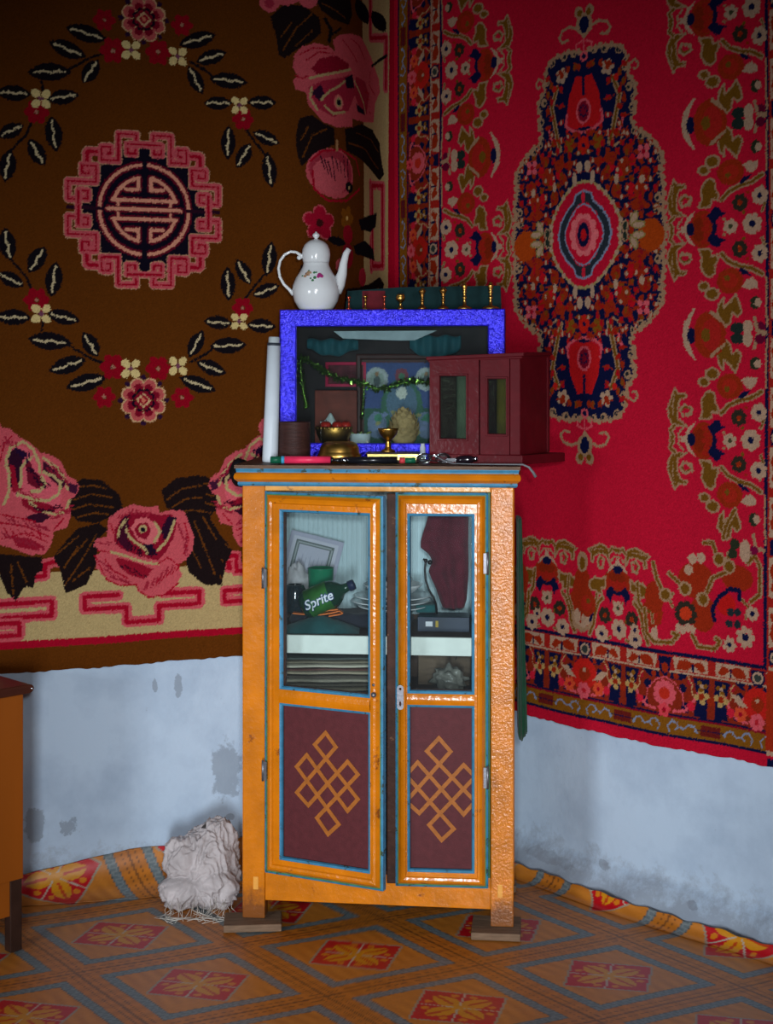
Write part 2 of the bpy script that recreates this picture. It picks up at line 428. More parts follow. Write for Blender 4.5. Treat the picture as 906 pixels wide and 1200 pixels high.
# wreath: lower half traced, upper half its mirror
WH = (205, 182, 122)
for mir in ('', 'v'):
    def small(p, rr=11): d.flower(p, rr*1.25, 4, WH, (110, 60, 80), mir, rot=45, rp=.40, rc=.2)
    def red(p, rr=10): d.flower(p, rr*1.2, 6, (134, 8, 26), (160, 110, 90), mir, rp=.42, rc=.15)
    stm = [[(80, 405), (105, 420), (130, 430)], [(256, 402), (240, 415), (222, 424)], [(12, 305), (30, 325), (38, 345)],
           [(310, 320), (295, 338), (285, 352)], [(50, 372), (48, 388)]]
    for L_ in stm: d.line(L_, 3, LF, mir)
    for p, a, ln, wd in (((57, 400), 6, 52, 21), ((105, 404), 58, 34, 18), ((78, 428), -18, 46, 20), ((100, 448), -14, 50, 20),
                         ((15, 372), 2, 42, 19), ((73, 372), 14, 40, 17), ((8, 287), 80, 40, 20), ((42, 305), -58, 36, 20),
                         ((62, 328), 98, 42, 20), ((12, 328), 28, 34, 17),
                         ((228, 403), -62, 36, 17), ((266, 405), -2, 44, 19), ((246, 431), 22, 38, 17), ((230, 450), 20, 46, 18),
                         ((254, 378), 5, 34, 16), ((305, 382), 4, 34, 17), ((266, 333), 88, 40, 17), ((284, 319), 62, 34, 16),
                         ((314, 304), 98, 42, 17), ((310, 341), -20, 34, 16)):
        d.leaf(p, a, ln, wd, LF, (186, 168, 130), mir)
    red((131, 430), 13); red((184, 432), 13); red((121, 465), 11); red((212, 466), 11)
    small((152, 432)); small((207, 429)); red((42, 352), 12); red((283, 361), 11); small((47, 368)); small((279, 377), 10)
    # big bloom
    for rad, rr_, cc_ in ((19, 8.6, (190, 150, 110)), (18.5, 7.2, (176, 78, 76)), (15, 5.2, (120, 12, 34)), (10.5, 3.8, (26, 8, 26)), (8, 3.2, (120, 12, 34))):
        for k in range(8):
            an = math.radians(22.5 + 45*k); d.disc((167 + rad*math.cos(an), 469 + rad*math.sin(an)), rr_, cc_, mir)
    for k in range(8):
        an = math.radians(45*k); d.disc((167 + 27*math.cos(an), 469 + 27*math.sin(an)), 3, (40, 16, 44), mir)
    d.poly([(158, 469), (167, 460), (176, 469), (167, 478)], (190, 150, 110), mir); d.poly([(160.5, 469), (167, 462.5), (173.5, 469), (167, 475.5)], (140, 20, 36), mir); d.disc((167, 469), 2.6, (196, 110, 86), mir)
# big dark leaves behind the roses
def bigleaf(pts, veins, mir=''):
    d.poly(pts, (26, 17, 18), mir)
    for v in veins: d.line(v, 1.8, VN, mir)
bigleaf([(78, 575), (95, 560), (118, 562), (138, 578), (143, 595), (128, 605), (112, 612), (90, 610), (80, 600)],
        [[(85, 585), (105, 578), (130, 582)], [(84, 596), (104, 590), (132, 594)], [(90, 570), (108, 568), (124, 572)], [(90, 605), (110, 600), (125, 602)]], ',h')
bigleaf([(70, 640), (90, 618), (115, 612), (125, 620), (112, 632), (112, 660), (100, 684), (76, 694), (70, 668), (62, 652)],
        [[(75, 685), (95, 655), (112, 625)], [(85, 650), (100, 632)], [(66, 648), (90, 628)], [(84, 680), (104, 664)], [(74, 664), (90, 640)]], ',h')
bigleaf([(-5, 648), (25, 650), (48, 652), (50, 668), (42, 670), (38, 688), (28, 686), (18, 702), (8, 694), (0, 676)],
        [[(15, 695), (12, 660)], [(30, 680), (20, 658)]], ',h')
bigleaf([(188, 574), (205, 560), (232, 556), (240, 575), (238, 598), (222, 596), (206, 600), (192, 590)],
        [[(194, 585), (212, 572), (234, 568)], [(200, 594), (216, 584), (236, 582)]], '')
bigleaf([(218, 600), (240, 600), (258, 628), (265, 645), (254, 656), (256, 684), (238, 684), (220, 670), (212, 640)],
        [[(226, 610), (238, 640), (250, 672)], [(236, 605), (252, 632)], [(222, 640), (234, 664)]], '')
# centre rose
DP = (168, 62, 76); 
def rose_bottom(mir=''):
    d.poly([(126, 606), (140, 596), (155, 590), (170, 594), (184, 592), (186, 600), (200, 597), (214, 598), (220, 612), (226, 628), (224, 645), (216, 655), (207, 660), (212, 672), (206, 684), (190, 696), (172, 699), (160, 692), (158, 684), (140, 685), (124, 678), (112, 665), (110, 650), (118, 645), (108, 638), (112, 630), (124, 628)], PK, mir)
    d.line([(110, 650), (124, 678), (140, 685), (158, 684), (162, 692), (174, 699), (192, 696), (208, 682)], 1.8, RD, mir)
    d.line([(113, 644), (128, 646)], 1.8, RD, mir)
    d.poly([(134, 618), (142, 605), (156, 600), (172, 600), (186, 603), (200, 602), (206, 612), (202, 630), (192, 648), (184, 656), (160, 650), (140, 642), (132, 632)], (130, 16, 38), mir)
    d.poly([(134, 652), (150, 655), (168, 662), (178, 666), (168, 678), (150, 672), (138, 662)], (135, 18, 38), mir)
    d.poly([(140, 610), (146, 602), (150, 615), (148, 630), (156, 640), (148, 645), (136, 632)], (60, 14, 34), mir)
    d.poly([(196, 604), (206, 606), (200, 625), (190, 632), (188, 618)], (36, 14, 34), mir)
    d.poly([(176, 634), (184, 650), (172, 650), (166, 638)], (26, 14, 34), mir)
    d.poly([(152, 618), (158, 607), (170, 606), (180, 612), (186, 620), (184, 634), (172, 638), (160, 632)], (196, 96, 100), mir)
    d.poly([(156, 620), (162, 612), (172, 612), (176, 622), (170, 632), (160, 628)], (128, 16, 38), mir)
    d.disc((166, 619), 5, CRM, mir); d.disc((166.5, 620), 2.8, NV, mir)
    for L_ in ([(129, 646), (145, 650), (158, 655), (172, 659), (185, 660)], [(146, 618), (150, 628), (158, 635), (166, 640), (172, 648)],
               [(203, 610), (198, 625), (192, 636), (184, 644)], [(137, 628), (139, 618), (146, 608)], [(180, 612), (187, 622), (180, 634)]):
        d.line(L_, 3.4, CRM, mir)
    for L_ in ([(184, 660), (196, 652), (208, 662)], [(122, 655), (132, 668), (148, 676)], [(215, 612), (220, 632), (214, 648)], [(128, 612), (132, 624)]):
        d.line(L_, 1.6, RD, mir)
    for k in range(5): d.line([(182 + 6*k, 684 - 4*k), (186 + 6*k, 676 - 4*k)], 1.5, RD, mir)
    for k in range(4): d.line([(210 + 2*k, 618 + 9*k), (216 + k, 624 + 9*k)], 1.5, DP, mir)
def rose_side(mir=''):
    d.poly([(-30, 510), (-8, 500), (10, 502), (22, 512), (34, 518), (46, 530), (58, 532), (70, 540), (78, 556), (88, 562), (92, 572), (86, 582), (80, 585), (82, 605), (76, 618), (62, 622), (60, 636), (52, 648), (36, 650), (14, 642), (-6, 636), (-34, 620), (-44, 590), (-40, 545)], PK, mir)
    d.poly([(4, 535), (14, 522), (28, 522), (40, 535), (44, 550), (60, 560), (72, 580), (66, 596), (48, 598), (30, 590), (16, 580), (8, 565)], (196, 84, 96), mir)
    d.poly([(8, 532), (18, 524), (30, 530), (26, 540), (24, 560), (20, 580), (12, 570)], (44, 14, 34), mir)
    d.poly([(10, 545), (16, 545), (22, 578), (14, 574)], (140, 16, 38), mir)
    d.poly([(28, 536), (34, 540), (40, 552), (50, 560), (54, 570), (42, 572), (32, 566), (30, 550)], (100, 16, 36), mir)
    d.poly([(50, 540), (66, 552), (76, 566), (72, 572), (60, 562), (50, 552)], (60, 16, 36), mir)
    d.poly([(24, 584), (44, 586), (68, 594), (60, 602), (40, 600), (26, 592)], (130, 18, 38), mir)
    d.poly([(30, 604), (46, 600), (60, 604), (48, 612), (32, 610)], (50, 16, 34), mir)
    d.poly([(12, 628), (34, 630), (52, 640), (40, 644), (20, 640)], (140, 20, 40), mir)
    d.poly([(78, 564), (90, 568), (88, 578), (80, 576)], (60, 20, 44), mir)
    for L_ in ([(4, 590), (10, 575), (10, 555), (6, 540), (12, 524), (26, 517), (38, 526), (46, 545), (46, 553)],
               [(20, 580), (24, 565), (24, 548), (30, 540), (36, 536)], [(24, 580), (40, 585), (56, 586), (68, 578), (70, 565), (60, 556), (50, 553)],
               [(34, 588), (48, 598), (64, 602), (76, 598), (80, 586)], [(36, 575), (46, 575), (52, 566), (48, 558)], [(50, 536), (66, 548), (76, 562), (78, 572)]):
        d.line(L_, 3.4, CRM, mir)
    for L_ in ([(0, 612), (30, 616), (56, 628)], [(2, 630), (30, 624), (54, 634)], [(-10, 600), (20, 606), (40, 610)], [(62, 620), (74, 606)], [(14, 510), (4, 520), (0, 540)]):
        d.line(L_, 1.7, RD, mir)
    for k in range(6): d.line([(4 + 8*k, 618 + k), (8 + 8*k, 624 + k)], 1.5, RD, mir)
rose_bottom(); rose_bottom('v'); rose_side(',h'); rose_side('v,hv')
def hatch(pts, n, dx, dy, ln, c, mir, jit=2.0):
    rg_ = random.Random(n*7 + int(pts[0][0]))
    for k in range(n):
        t_ = (k + .5)/n*(len(pts) - 1); i_ = int(t_); f_ = t_ - i_
        x = pts[i_][0]*(1-f_) + pts[i_+1][0]*f_ + rg_.uniform(-jit, jit); y = pts[i_][1]*(1-f_) + pts[i_+1][1]*f_ + rg_.uniform(-jit, jit)
        d.line([(x, y), (x + dx*ln*.5, y + dy*ln*.5 + .6), (x + dx*ln, y + dy*ln)], 1.5, c, mir)
for mir in ('', 'v'):
    hatch([(116, 656), (128, 672), (148, 680)], 12, .8, .5, 8, (140, 30, 48), mir); hatch([(206, 612), (216, 628), (216, 646)], 16, .2, .9, 6, (140, 30, 48), mir)
    hatch([(140, 604), (156, 597), (178, 598)], 12, -.5, .8, 6, (150, 36, 52), mir); hatch([(166, 690), (182, 682), (202, 668)], 14, .3, -.9, 9, (146, 34, 50), mir)
    hatch([(112, 636), (124, 634)], 5, .8, .2, 7, (140, 30, 48), mir); hatch([(146, 640), (160, 648), (178, 652)], 12, .3, -.8, 7, (44, 10, 26), mir, 3); hatch([(140, 660), (154, 668), (168, 670)], 10, .5, .4, 6, (52, 10, 28), mir, 3)
    hatch([(134, 640), (140, 620), (150, 606)], 10, .5, -.5, 7, (56, 12, 30), mir, 3)
for mir in (',h', 'v,hv'):
    hatch([(-10, 520), (6, 512), (18, 516)], 10, .2, .9, 9, (140, 30, 48), mir); hatch([(54, 542), (66, 550), (74, 562)], 14, .6, .7, 7, (130, 26, 46), mir, 4)
    hatch([(4, 606), (30, 612), (54, 614)], 18, .6, .6, 9, (140, 30, 48), mir, 3); hatch([(0, 622), (26, 632), (50, 638)], 18, .5, .7, 8, (140, 30, 48), mir, 3)
    hatch([(58, 606), (72, 600), (80, 592)], 12, .8, -.1, 8, (140, 30, 48), mir, 3); hatch([(30, 548), (42, 560), (52, 568)], 14, .6, .5, 7, (40, 10, 30), mir, 4); hatch([(16, 528), (26, 526), (34, 534)], 10, .1, .9, 7, (34, 14, 44), mir, 3)
    hatch([(34, 590), (50, 596), (66, 590)], 14, .7, .2, 7, (60, 10, 30), mir, 3); hatch([(12, 570), (24, 574), (40, 580)], 12, .7, .5, 7, (140, 30, 48), mir, 3)
# roses of the right-hand border (and their twins outside the frame on the left)
def rose_right(mir=''):
    bigleaf([(315, 22), (330, 8), (352, 8), (370, 22), (372, 40), (362, 50), (345, 60), (332, 70), (325, 66), (322, 45)], [[(330, 60), (345, 35), (362, 18)], [(328, 45), (340, 28)], [(345, 55), (362, 38)]], mir)
    bigleaf([(366, 0), (402, 0), (404, 18), (400, 30), (385, 25), (372, 14)], [[(372, 5), (396, 22)]], mir)
    d.leaf((417, 14), 62, 34, 16, LF, None, mir); d.leaf((438, 26), 58, 30, 15, LF, None, mir)
    d.poly([(343, 65), (352, 56), (366, 52), (380, 56), (386, 62), (384, 48), (390, 42), (402, 40), (415, 44), (422, 54), (430, 70), (434, 82), (438, 92), (440, 108), (434, 122), (432, 144), (418, 144), (404, 140), (404, 149), (388, 150), (374, 144), (366, 134), (358, 124), (356, 110), (344, 106), (341, 96), (346, 90), (341, 80)], PK, mir)
    d.poly([(362, 82), (370, 70), (386, 66), (400, 76), (400, 84), (384, 86), (370, 92)], (130, 16, 38), mir)
    d.poly([(358, 104), (372, 96), (392, 92), (402, 88), (408, 108), (400, 130), (384, 138), (368, 128)], (150, 36, 56), mir)
    d.poly([(362, 110), (372, 100), (376, 112), (370, 120)], (44, 16, 40), mir)
    d.poly([(408, 90), (420, 96), (426, 112), (422, 134), (412, 128), (406, 110)], (150, 36, 54), mir)
    d.poly([(396, 92), (404, 88), (406, 104), (398, 104)], (28, 14, 34), mir); d.poly([(408, 122), (418, 130), (420, 136), (410, 132)], (28, 14, 34), mir)
    d.disc((390, 121), 9, (205, 110, 104), mir); d.disc((390, 121), 6, CRM, mir); d.disc((390, 121), 4, NV, mir)
    for L_ in ([(360, 93), (374, 89), (388, 86), (402, 82)], [(372, 118), (380, 108), (390, 102), (396, 96)], [(406, 96), (412, 108), (418, 122), (420, 132)], [(362, 104), (360, 116), (368, 130)], [(376, 126), (384, 134), (396, 132)]):
        d.line(L_, 3, CRM, mir)
    for L_ in ([(348, 66), (362, 58), (378, 58)], [(356, 72), (370, 62), (384, 64)], [(344, 90), (352, 94), (358, 90)], [(428, 84), (426, 100), (434, 112)], [(402, 46), (412, 54), (420, 70)], [(394, 48), (402, 60), (410, 74)]):
        d.line(L_, 1.6, RD, mir)
    for k in range(4): d.line([(420 + 2*k, 108 + 8*k), (426 + k, 110 + 8*k)], 1.5, RD, mir)
    d.line([(376, 24), (382, 36), (380, 50)], 5, LF, mir); d.line([(382, 42), (392, 34)], 3, LF, mir); d.line([(430, 78), (448, 66)], 4, LF, mir)
    # pink bloom at the very top
    d.disc((314, 4), 13, PK, mir, rz=13); d.disc((336, -6), 14, PK, mir); d.disc((358, 0), 12, PK, mir); d.disc((314, 6), 6, (150, 40, 58), mir)
    # leaves under the rose, bud, small flowers
    bigleaf([(348, 140), (362, 136), (372, 144), (386, 152), (386, 170), (370, 178), (350, 196), (345, 180), (344, 160)], [[(352, 185), (362, 160), (378, 152)], [(350, 165), (358, 150)]], mir)
    bigleaf([(396, 152), (414, 146), (430, 152), (440, 168), (441, 180), (446, 205), (440, 212), (428, 200), (412, 186), (398, 178)], [[(400, 168), (420, 176), (438, 198)], [(408, 156), (428, 164), (438, 178)]], mir)
rose_right(''); rose_right('v'); d.cs = C0[0] - .03; rose_right('h'); rose_right('hv'); d.cs = C0[0]
for mir in ('', 'h'):
    d.disc((386, 204), 41, PK, mir, rz=31); d.disc((386, 202), 37, (150, 46, 60), mir, rz=27); d.disc((384, 207), 30, (184, 80, 88), mir, rz=23)
    for k in range(8): d.line([(371 + 4*k, 184 + (k % 3)*3), (376 + 3.4*k, 200 + (k % 4)*4)], 1.7, (50, 14, 30), mir)
    d.line([(362, 200), (364, 222), (378, 236), (398, 236), (412, 222)], 3, RD, mir); d.line([(360, 190), (372, 178), (392, 176), (408, 188), (412, 206)], 2.5, RD, mir)
    d.disc((401, 220), 9, LF, mir, rz=7); d.disc((401, 221), 2.3, CRM, mir)
    d.line([(388, 166), (388, 176)], 4, (160, 120, 80), mir)
    d.flower((370, 262), 20, 5, (150, 14, 40), (60, 20, 20), mir, rot=18, rp=.46, rc=.25, edge=PK)
    d.flower((399, 256), 15, 5, (120, 70, 14), (200, 160, 90), mir, rot=0, rp=.46, rc=.2)
    d.disc((400, 275), 12, (140, 16, 34), mir); d.poly([(411, 258), (420, 254), (436, 250), (434, 266), (426, 272), (414, 270)], LF, mir)
    d.poly([(406, 288), (418, 282), (430, 292), (432, 306), (420, 302), (408, 298)], LF, mir); d.leaf((388, 283), 20, 22, 10, LF, None, mir)
    d.disc((400, 300), 14, (130, 18, 34), mir, rz=16); d.disc((416, 325), 12, (150, 30, 44), mir); d.disc((392, 312), 10, PK, mir)
cvL.rag(.38, .09)

# ------------------------------------------------------------------ red carpet
RF = (178, 18, 44); TAN = (150, 116, 88); OLV = (104, 68, 18); NB = (14, 18, 52); ORG = (140, 38, 16); PC = (166, 134, 110); PN = (198, 78, 88); LB = (118, 128, 152); GD = (120, 74, 18)
c1 = P(694, 276); cs, cz = c1
FH = s_of(904) - cs                       # half width of the field
BW = .262
TS = .95 * BW
cvR = Canvas(max(cs - FH - BW, s_of(456)), cs + FH + BW, .482, 2.95, .0026, RF)
zb = .482 + BW                            # inner line of the bottom border
e = Draw(cvR, cs, cz)
# --- border bands, (t along the edge, q across it from the outer edge)
def border(fn):
    """runs a drawing on the left, right and bottom edges; fn gets a mapping (t, q) -> (s, z)"""
    fn(lambda t, q: (cs - FH - BW + q, cz + t)); fn(lambda t, q: (cs + FH + BW - q, cz + t)); fn(lambda t, q: (cs + t, .482 + q))
x0, x1 = cs - FH - BW, cs + FH + BW
def rect_frame(q, c): cvR.rect(x0 + q, x1 - q, .482 + q, 4, c)
for q, c in ((.03, NB), (.038, GD), (.082, (120, 12, 30)), (.088, NB), (.092, (124, 36, 20)), (.205, PC), (.209, (150, 30, 24)), (.252, NB), (.262, RF)):
    rect_frame(q, c)
PER = .57
def bstroke(M_, pts, w, c, close=False): cvR.stroke([M_(*p) for p in pts], w, c, close)
def bdisc(M_, p, r, c, r2=None):
    q = M_(*p); cvR.ell(q, r, r2 or r, c)
def bpoly(M_, pts, c): cvR.poly([M_(*p) for p in pts], c)
def bflower(M_, p, r, n, c, core, rc=.3, rp=.4):
    for k in range(n):
        a = 2*PI*k/n + .2; bdisc(M_, (p[0] + r*.62*math.cos(a), p[1] + r*.62*math.sin(a)), r*rp, c)
    bdisc(M_, p, r*rc, core)
def border_motif(M_):
    for k in range(-6, 7):
        for sg in (1, -1):
            T = lambda t, q: M_(k * PER * .5 + sg * t, q)
            # guard band squiggle
            bstroke(T, [(.018, .046), (.012, .060), (.026, .074), (.042, .070), (.046, .058), (.036, .052)], .0042, LB)
            bstroke(T, [(.046, .062), (.062, .056), (.078, .070), (.094, .066), (.098, .054)], .0042, LB); bdisc(T, (.10, .056), .0055, LB)
            bpoly(T, [(.112, .046), (.143, .046), (.143, .074), (.112, .074)], (96, 26, 22)); bstroke(T, [(.104, .060), (.143, .060)], .003, NB)
            # dark grounds
            bpoly(T, [(.09, .095), (.13, .092), (.135, .20), (.085, .20), (.10, .15)], NB)
            bpoly(T, [(.05, .1), (.075, .1), (.07, .13), (.055, .125)], NB); bdisc(T, (.055, .165), .012, NB)
            bpoly(T, [(.015, .185), (.05, .185), (.075, .205), (.02, .205)], NB); bdisc(T, (.078, .185), .009, (150, 24, 36)); bdisc(T, (.035, .195), .008, ORG)
            bstroke(T, [(.0, .190), (.03, .178), (.055, .15), (.06, .12), (.085, .108)], .0035, PN); bstroke(T, [(.07, .2), (.085, .18), (.082, .16), (.095, .14)], .0035, (170, 130, 90))
            bstroke(T, [(.03, .10), (.06, .105), (.085, .125), (.10, .155)], .008, PN); bdisc(T, (.082, .12), .012, (190, 30, 50))
            # panels
            bpoly(T, [(.03, .212), (.13, .212), (.13, .248), (.025, .248)], PC)
            bpoly(T, [(.035, .214), (.07, .214), (.085, .232), (.11, .214), (.125, .22), (.11, .243), (.09, .236), (.06, .245), (.04, .235)], ORG)
            bstroke(T, [(.085, .214), (.085, .232)], .006, NB)
            bpoly(T, [(.0, .245), (.022, .245), (.014, .205), (.0, .19)], NB); bdisc(T, (0, .215), .010, ORG, .014)
        T = lambda t, q: M_(k * PER * .5, q) if False else M_(k * PER * .5 + t, q)
        if k % 2:
            bflower(T, (0, .145), .045, 12, PN, (190, 60, 30), .42, .2); bdisc(T, (0, .145), .024, PN); bdisc(T, (0, .145), .017, (176, 40, 26))
            bflower(T, (0, .10), .02, 5, (200, 60, 70), RD)
        else:
            bdisc(T, (0, .155), .044, (178, 30, 24)); bdisc(T, (0, .155), .02, ORG); bdisc(T, (0, .165), .006, PC)
            bflower(T, (0, .108), .024, 6, PN, (170, 30, 40)); bflower(T, (.052, .12), .02, 6, (196, 70, 40), RD); bflower(T, (-.052, .12), .02, 6, (196, 70, 40), RD)
            bpoly(T, [(.03, .14), (.06, .17), (.085, .17), (.06, .145)], PC); bpoly(T, [(-.03, .14), (-.06, .17), (-.085, .17), (-.06, .145)], PC)
            bdisc(T, (0, .225), .022, NB); bdisc(T, (0, .225), .017, PC); bdisc(T, (0, .225), .011, (50, 56, 52))
        for sg in (1, -1):
            T2 = lambda t, q: M_(k * PER * .5 + sg * t, q)
            bflower(T2, (.113, .150), .022, 4, (166, 134, 80), ORG, .4); bflower(T2, (.113, .178), .017, 3, GD, PC, .3); bdisc(T2, (.143, .14), .012, ORG)
border(border_motif)
# corner of the border
cvR.rect(x1 - BW + .01, x1 - .04, .482 + .04, .482 + BW - .01, (150, 40, 18))
bflower(lambda t, q: (t, q), (x1 - BW * .5, .482 + BW * .5), .07, 8, PN, NB, .35)
# --- field palmettes
def Q7(p): s, z = P(770 + p[0] / 4.62, 380 + p[1] / 4.62); return s, z
zc7 = Q7((430, 628))[1]
class Loc:
    """palmette drawn from a traced half, stood on any edge: mp(t, e) -> (s, z)"""
    def __init__(s, mp): s.mp = mp
    def cv(s, p, k):
        a, b = Q7(p); return s.mp(k * (b - zc7), cs + FH - a)
    def poly(s, pts, c, both=True):
        for k in ((1, -1) if both else (1,)): cvR.poly([s.cv(p, k) for p in pts], c)
    def line(s, pts, w, c):
        for k in (1, -1): cvR.stroke([s.cv(p, k) for p in pts], w * MPP, c)
    def disc(s, p, r, c, r2=None, both=True):
        for k in ((1, -1) if both else (1,)):
            q = s.cv(p, k); o = s.mp(1, 0); o0 = s.mp(0, 0); vert = abs(o[1] - o0[1]) > .5
            a, b = r * MPP / 4.62 * 1.25, (r2 or r) * MPP / 4.62 * .95
            cvR.ell(q, a if vert else b, b if vert else a, c)
    def fl(s, p, r, n, c, core, both=True):
        for k in ((1, -1) if both else (1,)):
            q = s.cv(p, k); R = r * MPP / 4.62
            for j in range(n):
                a = 2*PI*j/n + .3; cvR.ell((q[0] + R*.66*math.cos(a), q[1] + R*.66*math.sin(a)), R*.4, R*.4, c)
            cvR.ell(q, R*.33, R*.33, core)
def palmette(mp, link=True):
    L = Loc(mp)
    leafp = [(130, 345), (150, 375), (190, 375), (195, 395), (160, 402), (150, 430), (142, 470), (145, 510), (195, 548), (120, 545), (98, 500), (93, 455), (110, 400)]
    L.poly(leafp, OLV); L.line(leafp + [leafp[0]], 2.2, TAN); L.line([(128, 380), (118, 440), (122, 500)], 1.2, TAN)
    L.line([(175, 495), (160, 460), (185, 437), (220, 455), (216, 485), (192, 488)], 4, TAN); L.line([(165, 470), (185, 445), (212, 458)], 1.6, OLV)
    for w_, c_ in ((5.5, TAN), (2.4, OLV)): L.line([(130, 545), (106, 570), (122, 605), (112, 630)], w_, c_)
    L.disc((285, 628), 58, ORG, 100, False); L.disc((262, 628), 26, (122, 34, 14), 64, False)
    for k in range(5): L.disc((300 + 8*(k % 2), 560 + 34*k), 20, (150, 30, 20), 16, False)
    L.line([(176, 560), (150, 590), (152, 612)], 2.4, TAN); L.line([(140, 470), (120, 500), (135, 530)], 2, OLV)
    L.disc((500, 560), 9, OLV); L.disc((398, 585), 8, (150, 110, 80)); L.disc((520, 450), 8, ORG)
    for w_, c_ in ((4, TAN), (1.6, OLV)): L.line([(600, 560), (612, 520), (596, 430)], w_, c_)
    L.poly([(245, 525), (200, 558), (185, 600), (152, 632), (202, 640), (200, 600), (222, 565)], PC)
    L.disc((218, 615), 17, NB, 30)
    L.poly([(340, 632), (330, 592), (306, 560), (348, 515), (372, 518), (385, 545), (412, 555), (372, 572), (352, 588), (362, 632)], NB)
    L.fl((430, 628), 38, 6, PC, (60, 60, 40), False); L.fl((545, 625), 52, 7, PC, NB, False); L.fl((587, 478), 44, 7, PC, NB)
    L.fl((480, 505), 42, 7, (44, 38, 30), (190, 70, 20)); L.disc((480, 505), 12, ORG)
    for w_, c_ in ((6.5, TAN), (3, OLV)): L.line([(385, 480), (420, 440), (480, 412), (540, 400), (600, 365)], w_, c_)
    pa = [(320, 510), (262, 512), (280, 470), (275, 410), (298, 370), (325, 358), (350, 380), (350, 420), (366, 450), (365, 480), (332, 470), (330, 500)]
    L.poly(pa, OLV); L.line(pa + [pa[0]], 2.4, TAN)
    L.disc((430, 335), 58, ORG, 68); L.disc((430, 335), 34, (156, 34, 22), 40); L.disc((415, 350), 12, OLV, 16); L.poly([(490, 300), (530, 285), (575, 290), (575, 320), (545, 350), (520, 340)], PC); L.poly([(475, 395), (500, 365), (545, 358), (520, 385), (485, 405)], NB)
    if link:
        for p, r in (((290, 312), 20), ((335, 268), 27)): L.disc(p, r + 8, TAN); L.disc(p, r - 2, OLV)
        pb = [(360, 160), (410, 88), (432, 110), (442, 165), (470, 140), (492, 165), (482, 205), (460, 262), (430, 222), (396, 192), (396, 248), (374, 222)]
        L.poly(pb, OLV); L.line(pb + [pb[0]], 2.4, TAN)
        L.disc((565, 212), 24, (40, 44, 30), 34); L.disc((578, 214), 16, PC, 22)
        L.line([(628, 80), (622, 200), (622, 345)], 2.2, TAN); L.line([(560, 130), (575, 60), (620, 50)], 4, TAN)
def smile(mp):
    L = Loc(lambda t, q: mp(t, q))
    o = 630 - 40
    S = lambda pts: [(x, y + o) for x, y in pts]
    L.disc((320, 628), 74, ORG, 124, False); L.disc((330, 628), 44, (156, 30, 26), 84, False); L.disc((300, 628), 20, OLV, 36, False)
    for k in (1, -1): L.line([(400, 628 + 60*k), (360, 628 + 90*k), (330, 628 + 118*k)], 3, TAN)
    L.poly([(235, 480), (205, 520), (180, 560), (172, 632), (205, 632), (208, 580), (228, 520), (245, 485)], PC)
    L.disc((220, 628), 18, NB, 46, False); L.disc((470, 600), 30, (30, 40, 36), 30); L.disc((525, 600), 22, PC, 40); L.disc((590, 600), 22, (90, 10, 40), 26)
dz = PER
for k in (-2, -1, 0, 1, 2):
    zc = zc7 + dz * (k + 1)
    if zc7 - .05 < zc < 3.2:
        for sg in (1, -1):
            palmette(lambda t, q: (cs + sg * (FH - q), zc + t))
            zs_ = zc + dz / 2
            smile(lambda t, q: (cs + sg * (FH - q), zs_ + t))
# bottom palmettes
sA, sB = P(651, 600)[0], P(733, 600)[0]; dS = sB - sA
for k in range(-4, 2):
    sc_ = sA + dS * k
    if sc_ < cs - FH + .3: continue
    mp = lambda t, q: (sc_ + t * .82, zb + q * .92)
    if sc_ < sB + .05:
        palmette(mp, False)
        m2 = lambda t, q: (sc_ + dS/2 + t, zb + q)
        if k < 1:
            q0 = m2(0, .12); cvR.ell(q0, .035, .085, ORG)
            for sg in (1, -1):
                cvR.stroke([m2(sg*.05, .17), m2(sg*.055, .12), m2(sg*.035, .07), m2(sg*.03, .03), m2(0, .015)], .012, TAN)
                cvR.stroke([m2(sg*.05, .17), m2(sg*.055, .12), m2(sg*.035, .07)], .005, OLV)
                cvR.ell(m2(sg*.018, .055), .012, .022, PC)
            cvR.ell(m2(0, .215), .02, .03, TAN); cvR.ell(m2(0, .21), .01, .02, OLV)
# field corner, traced
e9 = Draw(cvR, cs, cz, P=lambda x, y: P(740 + x / 3.64, 580 + y / 3.64))
mm = ',h'
for L_ in ([(205, 470), (190, 440), (205, 415)], [(300, 440), (310, 470), (300, 520), (320, 560)], [(150, 470), (120, 500), (125, 540)], [(395, 330), (420, 350), (450, 330), (470, 360)], [(500, 440), (530, 470), (520, 520)]):
    e9.line(L_, 4, TAN, mm); e9.line(L_, 1.8, OLV, mm)
e9.disc((300, 360), 22, ORG, mm, rz=20); e9.disc((330, 500), 16, ORG, mm, rz=20); e9.disc((130, 430), 12, ORG, mm, rz=18); e9.disc((480, 350), 20, ORG, mm, rz=14); e9.disc((430, 460), 12, (176, 24, 22), mm)
for L_ in ([(125, 285), (140, 350), (160, 395)], [(190, 330), (230, 368), (265, 405)], [(335, 200), (372, 200), (388, 250)], [(445, 245), (430, 325), (370, 350), (350, 400), (325, 455)],
           [(60, 370), (65, 450), (92, 500)], [(530, 285), (555, 250), (580, 300), (580, 420), (540, 450)], [(470, 60), (430, 130), (420, 180)], [(90, 480), (98, 580), (130, 620), (200, 622), (228, 590), (205, 582)], [(285, 590), (310, 640), (380, 650), (405, 620), (385, 605)]):
    e9.scroll(L_, 3.2, TAN, OLV, mm)
for p in ((175, 420), (330, 440), (255, 395), (445, 300), (400, 270)): e9.disc(p, 8, TAN, mm); e9.disc(p, 5.5, OLV, mm)
for p in ((285, 268), (270, 315), (322, 264)): e9.disc(p, 5.5, PC, mm)
e9.line([(380, 530), (370, 480), (400, 430), (450, 395), (490, 402), (490, 440)], 5, NB, mm)
